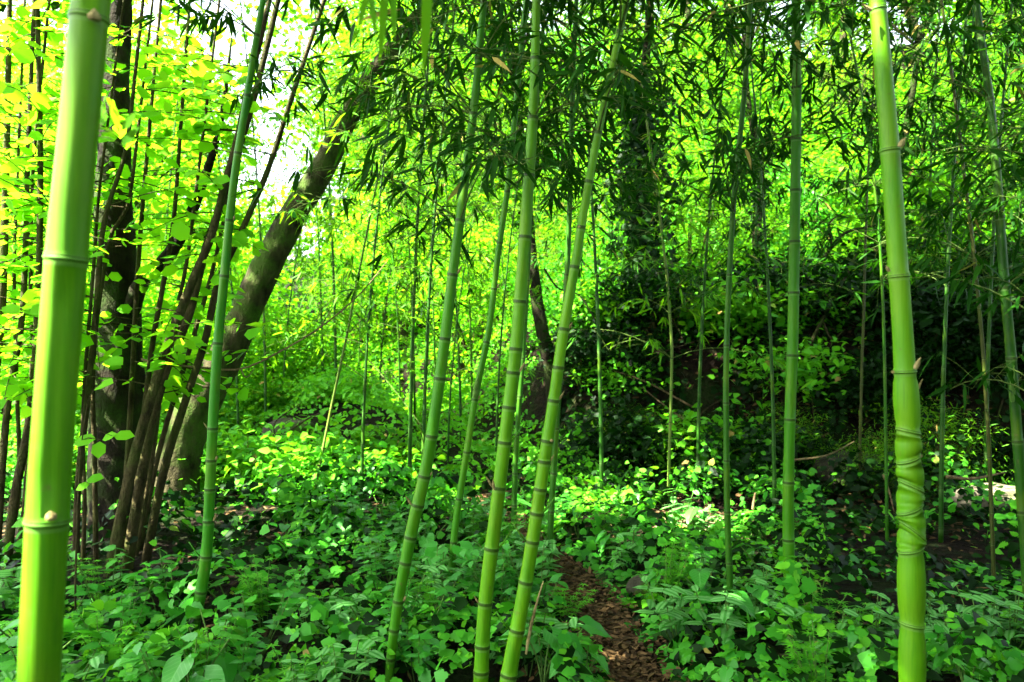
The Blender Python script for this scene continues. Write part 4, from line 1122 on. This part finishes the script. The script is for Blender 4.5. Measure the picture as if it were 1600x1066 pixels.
def proto_archangel(n, h, mat, L=.062):
    root = thing('deadnettle', (0, 0, -50), 'deadnettle', 'plant', '')
    sa, a = Acc(), Acc()
    for k in range(n):
        az = rng.uniform(0, 6.28); o = np.array([math.cos(az), math.sin(az), 0]) * rng.uniform(.01, .09)
        hh = h * rng.uniform(.6, 1.15); top = o * 2.0 + [0, 0, hh]
        tube(sa, np.array([o * .4 - [0, 0, .02], o * 1.3 + [0, 0, hh * .5], top]), np.array([.003, .0025, .002]), 5)
        for q in range(4):
            f = .45 + .55 * q / 3; p = o * (1 + f) + [0, 0, hh * f]; b0 = q * math.pi / 2 + az
            for e in (0, math.pi):
                D = np.array([math.cos(b0 + e), math.sin(b0 + e), rng.uniform(-.35, .1)])
                LL = L * (1.25 - .35 * q / 3) * rng.uniform(.8, 1.2)
                leaves(a, [p], [D], [norm(np.array([rng.normal() * .25, rng.normal() * .25 - .15, 1]))], LL, LL * .72, NETTLE, True)
    sa.build('stem', M['stalk'], root); a.build('foliage', M[mat], root, use_uv=True, smooth=True)
    return root
def proto_cleavers(n, h):
    root = thing('cleavers', (0, 0, -50), 'cleavers', 'plant', '')
    sa, a = Acc(), Acc()
    for k in range(n):
        az = rng.uniform(0, 6.28); o = np.array([math.cos(az), math.sin(az), 0]); r = rng.uniform(.03, .16)
        hh = h * rng.uniform(.6, 1.1)
        c = spline([o * .02 - [0, 0, .02], o * r * .6 + [0, 0, hh * .6], o * r + [0, 0, hh]], 8); tube(sa, c, .0016, 4)
        for q in c[2:]:
            m = 7; b0 = np.arange(m) * 6.28 / m + rng.uniform(0, 1)
            D = np.stack([np.cos(b0), np.sin(b0), np.full(m, .12)], 1)
            leaves(a, np.repeat(q[None], m, 0), D, np.repeat([[0, 0, 1.0]], m, 0), rng.uniform(.022, .038, m), .007, LANCE)
    sa.build('stem', M['stalk'], root); a.build('foliage', M['herb_leaf'], root)
    return root
arums = [proto_arum(5, .20, .105, 'arum_leaf'), proto_arum(4, .22, .115, 'marbled_leaf'), proto_arum(6, .16, .085, 'arum_leaf')]
nettl = [proto_archangel(6, .20, 'variegated_leaf'), proto_archangel(5, .24, 'variegated_leaf', .070), proto_archangel(6, .26, 'arum_leaf', .068)]
cleav = [proto_cleavers(9, .24), proto_cleavers(7, .18)]
prng = np.random.default_rng(5)
def plant_spot(y0, y1):
    while True:
        y = math.sqrt(prng.uniform(y0 ** 2, y1 ** 2)); x = prng.uniform(-.66, .66) * y
        if (x / y < -.30 and y > 3.9 and y < 6.2) or (x / y > .36 and y > 3.6): continue
        if not on_path(x, y, 1.25) and not (x > 1.2 and y > 6.8) and not (y < 2.95 and abs(x + .03) < .24): return x, y
def put_plant(pr, k, x, y, sc, lab, group):
    p = put(pr, k, x, y, prng.uniform(0, 6.28), sc, lab + ' ' + place_label(x, y), group)
    p.location.z += .04
    return p
for n in range(36):
    x, y = plant_spot(2.7, 6.8); k = int(prng.integers(0, 3))
    put_plant(arums, k, x, y, prng.uniform(.75, 1.25), ['glossy arrow leaved arum', 'arum with pale veined arrow leaves', 'low arrow leaved arum'][k], 'arum plants in the undergrowth')
for n in range(70):
    x, y = plant_spot(2.6, 5.4); k = int(prng.integers(0, 2)) if (x > .5 or prng.uniform() < .35) else 2
    put_plant(nettl, k, x, y, prng.uniform(.8, 1.2), ['silver marked deadnettle', 'taller silver marked deadnettle', 'plain green deadnettle'][k], 'deadnettles in the undergrowth')
for n in range(26):
    x, y = plant_spot(2.7, 5.5); k = int(prng.integers(0, 2))
    put_plant(cleav, k, x, y, prng.uniform(.8, 1.25), ['bright whorled cleavers', 'low whorled cleavers'][k], 'cleavers in the undergrowth')
# plants the photo shows clearly
def at(u, v, z=0.0):     # ground point seen at that pixel
    y = 3.0
    for _ in range(30):
        g = float(ground_h((u - 800) / F * y, y)) + z
        y = (CAM_Z - g) * F / (v - 533)
    return (u - 800) / F * y, y
for (u, v, k, s, lab) in [(365, 985, 0, 1.25, 'large plain arrow leaved arum right of the bluish green culm base'), (520, 1000, 1, 1.1, 'arum with white veined leaves below the curved foot culm'),
                          (915, 1075, 1, .95, 'large dark arum with pale veined leaf on the left edge of the path'), (865, 1060, 0, 1.1, 'arum with dark leaves under the culm with the peeling strip'),
                          (1110, 985, 1, 1.15, 'arum with finely veined leaves at the foot of the slender dark culm'), (1090, 840, 2, 1.3, 'sunlit arum in the bright patch by the pale stem'),
                          (985, 800, 2, 1.4, 'sunlit arum left of the pale stem'), (250, 980, 0, 1.1, 'arum with dark leaves between the thickest culm and the bluish green culm')]:
    x, y = at(u, v); o = put(arums, k, x, y, prng.uniform(0, 6.28), s, lab, 'arum plants in the undergrowth')
# two pale spathes
def spathe(u, vt, vb, d, w, label, lean):
    p, q = px(u, vb, d), px(u + lean, vt, d); base = np.array([p[0], d, float(ground_h(p[0], d))])
    t = thing('arum_flower', base, label, 'flower', 'unopened arum flowers')
    b = Acc(); tube(b, spline([base - [0, 0, .02], (base + p) / 2 + [.005, 0, 0], p], 8), np.linspace(.005, .004, 8), 7); b.build('stalk', M['stalk'], t, base=base)
    a = Acc(); s = np.linspace(0, 1, 12)
    c = p + (q - p) * s[:, None] + np.array([.006, 0, 0]) * np.sin(s * 3)[:, None]
    tube(a, c, w / F * d / 2 * np.array([.5, .8, .96, 1, .96, .86, .7, .53, .38, .25, .13, .03]), 12); a.build('spathe', M['spathe'], t, base=base)
spathe(214, 900, 942, 3.75, 14, 'pale pointed unopened arum flower left of the bluish green culm', 6)
spathe(289, 909, 958, 3.7, 7, 'narrow green unopened arum flower beside the bluish green culm', 9)

# ------------------------------------------------------------------ stones, dead branches, twigs
def stone(x, y, s, label, seed, sink=.3, rz=0, mat='rock'):
    z = float(ground_h(x, y)); n, m = 18, 26
    th, ph = np.meshgrid(np.linspace(0, math.pi, n), np.linspace(0, 2 * math.pi, m, endpoint=False), indexing='ij')
    d = np.stack([np.sin(th) * np.cos(ph), np.sin(th) * np.sin(ph), np.cos(th)], -1)
    r = 1 + .5 * (fbm(d[..., 0] * 1.4 + d[..., 2] + 7 + seed, d[..., 1] * 1.4 - d[..., 2] * .7 + 5, seed) - .47) + .14 * (fbm(d[..., 0] * 5 + 9, d[..., 1] * 5 + d[..., 2] * 4 + 9, seed + 3) - .47)
    v = d * r[..., None] * np.array(s)
    i = np.arange(n - 1)[:, None] * m; j = np.arange(m)[None]; jn = (j + 1) % m
    a = Acc(); a.add(v, np.stack([i + j, i + m + j, i + m + jn, i + jn], -1).reshape(-1, 4))
    o = a.build('stone', M[mat], smooth=True); o.location = (x, y, z + s[2] * (1 - 2 * sink)); o.rotation_euler = (0, 0, rz)
    return tag(o, label, 'stone')
x, y = at(1020, 925); stone(x, y, (.15, .09, .06), 'flat mossy stone at the right edge of the path', 3, .3)
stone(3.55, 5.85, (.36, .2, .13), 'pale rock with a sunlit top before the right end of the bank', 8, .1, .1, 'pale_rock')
stone(-2.3, 8.3, (.30, .2, .16), 'mossy boulder set in the front of the mound', 14, .25)
stone(-1.45, 8.15, (.2, .15, .11), 'dark mossy boulder at the foot of the mound near the path', 19, .25)
stone(3.0, 6.9, (.4, .25, .2), 'dark stone bedded in the shaded bank right of the straight upright culm', 23, .2)

def stick(pts, r, label, d=None, mat='dead_wood', side=None, name='dead_branch', cat='branch', r2=None):
    P = np.array([px(u, v, dd) for u, v, dd in pts]); c = spline(P, 24)
    t = thing(name, P[0], label, cat, 'dead branches and twigs')
    a = Acc(); tube(a, c, np.linspace(r, r2 or r * .45, 24), 7, wob=.12, seed=len(label)); a.build('stem', M[mat], t, base=P[0])
    for sp in side or []:
        Q = np.array([px(u, v, dd) for u, v, dd in sp]); a = Acc(); tube(a, spline(Q, 12), np.linspace(r * .6, r * .2, 12), 6, wob=.1); a.build('twig', M[mat], t, base=P[0])
stick([(222, 562, 5.05), (250, 568, 4.9), (310, 574, 4.7), (376, 577, 4.6), (440, 548, 4.6), (500, 512, 4.7), (560, 462, 4.8), (604, 410, 4.9)], .008,
      'long bare branch running across the leaning trunk and rising right', side=[[(376, 577, 4.6), (385, 590, 4.6), (398, 576, 4.6)], [(500, 512, 4.7), (520, 480, 4.75)]])
stick([(412, 890, 4.6), (440, 868, 4.6), (476, 834, 4.65)], .006, 'thin brown dead twig sticking up right of the bluish green culm')
stick([(255, 1024, 3.3), (285, 1036, 3.25), (325, 1062, 3.2)], .005, 'pale straw twig lying on the ivy left of the curved foot culm', side=[[(285, 1036, 3.25), (300, 1030, 3.22)]])
stick([(330, 1064, 3.22), (370, 1060, 3.2), (404, 1056, 3.2)], .006, 'short straw coloured stick lying at the bottom edge')
stick([(1262, 545, 7.9), (1285, 500, 8.0), (1318, 440, 8.2), (1338, 398, 8.3)], .022, 'dead branch leaning up off the bank right of the straight upright culm', mat='bark',
      side=[[(1300, 470, 8.1), (1270, 440, 8.2), (1250, 430, 8.2)], [(1285, 500, 8.0), (1300, 530, 7.9), (1320, 515, 7.9)]])
stick([(1245, 470, 8.8), (1290, 400, 9.0), (1320, 365, 9.0), (1370, 352, 9.1)], .03, 'dark fallen bough hooked over the top of the bank', mat='bark_dark', side=[[(1300, 385, 9.0), (1296, 350, 9.0), (1320, 330, 9.1)]])
stick([(1230, 720, 6.2), (1290, 712, 6.1), (1335, 690, 6.2)], .010, 'pale stick lying along the foot of the dark bank', mat='dead_wood')
stick([(1380, 742, 5.6), (1390, 770, 5.5), (1397, 800, 5.45)], .008, 'short upright dry stalk left of the crooked nodes', mat='dead_wood')
stick([(1478, 745, 5.2), (1520, 748, 5.2), (1572, 738, 5.3)], .012, 'pale stick lying below the sunlit rock', mat='dead_wood')
stick([(1178, 835, 5.5), (1176, 800, 5.5), (1180, 770, 5.5)], .016, 'short dry stump of stem standing by the sunlit patch', mat='dead_wood')
stick([(392, 722, 7.2), (432, 690, 7.3), (480, 655, 7.4), (520, 640, 7.6)], .014, 'mossy fallen branch leaning on the mound', mat='bark', side=[[(432, 690, 7.3), (430, 660, 7.3), (470, 630, 7.4)]])
stick([(850, 420, 7.0), (872, 450, 6.9), (905, 462, 6.9), (930, 500, 6.9)], .010, 'thin dark crooked branch right of the middle culms', mat='bark_dark')
stick([(560, 545, 6.5), (600, 590, 6.4), (640, 640, 6.3), (660, 668, 6.3)], .006, 'thin green dead stem slanting left of the culm with a curved foot', mat='twig_green')
trng = np.random.default_rng(3)
for n in range(22):
    x = trng.uniform(.9, 5.2); y = 7.5 - .28 * x + trng.uniform(-.3, 1.6); az = trng.uniform(-.9, .9) + (3.14 if n % 2 else 0); L_ = trng.uniform(.35, 1.1)
    p = np.array([x, y, float(ground_h(x, y)) + .04]); q = p + [math.cos(az) * L_, math.sin(az) * L_ * .5, 0]; q[2] = float(ground_h(q[0], q[1])) + trng.uniform(.05, .5)
    m_ = (p + q) / 2 + trng.normal(scale=.05, size=3) + [0, 0, .05]
    u = 800 + x / y * F
    o = thing('dead_branch', p, 'thin dead branch lying on the dark bank ' + ('right of the middle culms' if u < 1080 else 'near the straight upright culm' if u < 1330 else 'near the crooked culm'), 'branch', 'dead branches on the bank')
    a = Acc(); tube(a, spline([p, m_, q], 16), np.linspace(.011, .003, 16), 6, wob=.15, seed=n); a.build('stem', M['bark' if n % 3 else 'dead_wood'], o, base=p)
    a = Acc(); e = m_ + trng.normal(scale=.12, size=3) + [0, 0, .14]; tube(a, spline([m_, (m_ + e) / 2 + [0, 0, .02], e], 8), np.linspace(.005, .0015, 8), 5, wob=.1); a.build('twig', M['bark'], o, base=p)
# the curled dry leaf caught beside the upright culm
t = thing('curled_leaf', px(1268, 940, 3.6), 'curled pale dry leaf standing right of the straight upright culm', 'leaf')
q = px(1268, 940, 3.6)
sheath(t, q, px(1258, 946, 3.6), px(1276, 924, 3.6) - px(1258, 946, 3.6), .085, .018, (0, -1, .2), 'blade')
a = Acc(); tube(a, spline([px(1275, 926, 3.6), px(1274, 908, 3.6), px(1280, 912, 3.6), px(1286, 926, 3.6)], 14), np.linspace(.006, .0015, 14), 6); a.build('tip', M['spathe'], t, base=q)
a = Acc(); tube(a, np.array([px(1258, 946, 3.6), px(1256, 990, 3.6)]), .002, 5); a.build('stalk', M['stalk'], t, base=q)

bpy.context.view_layer.update()
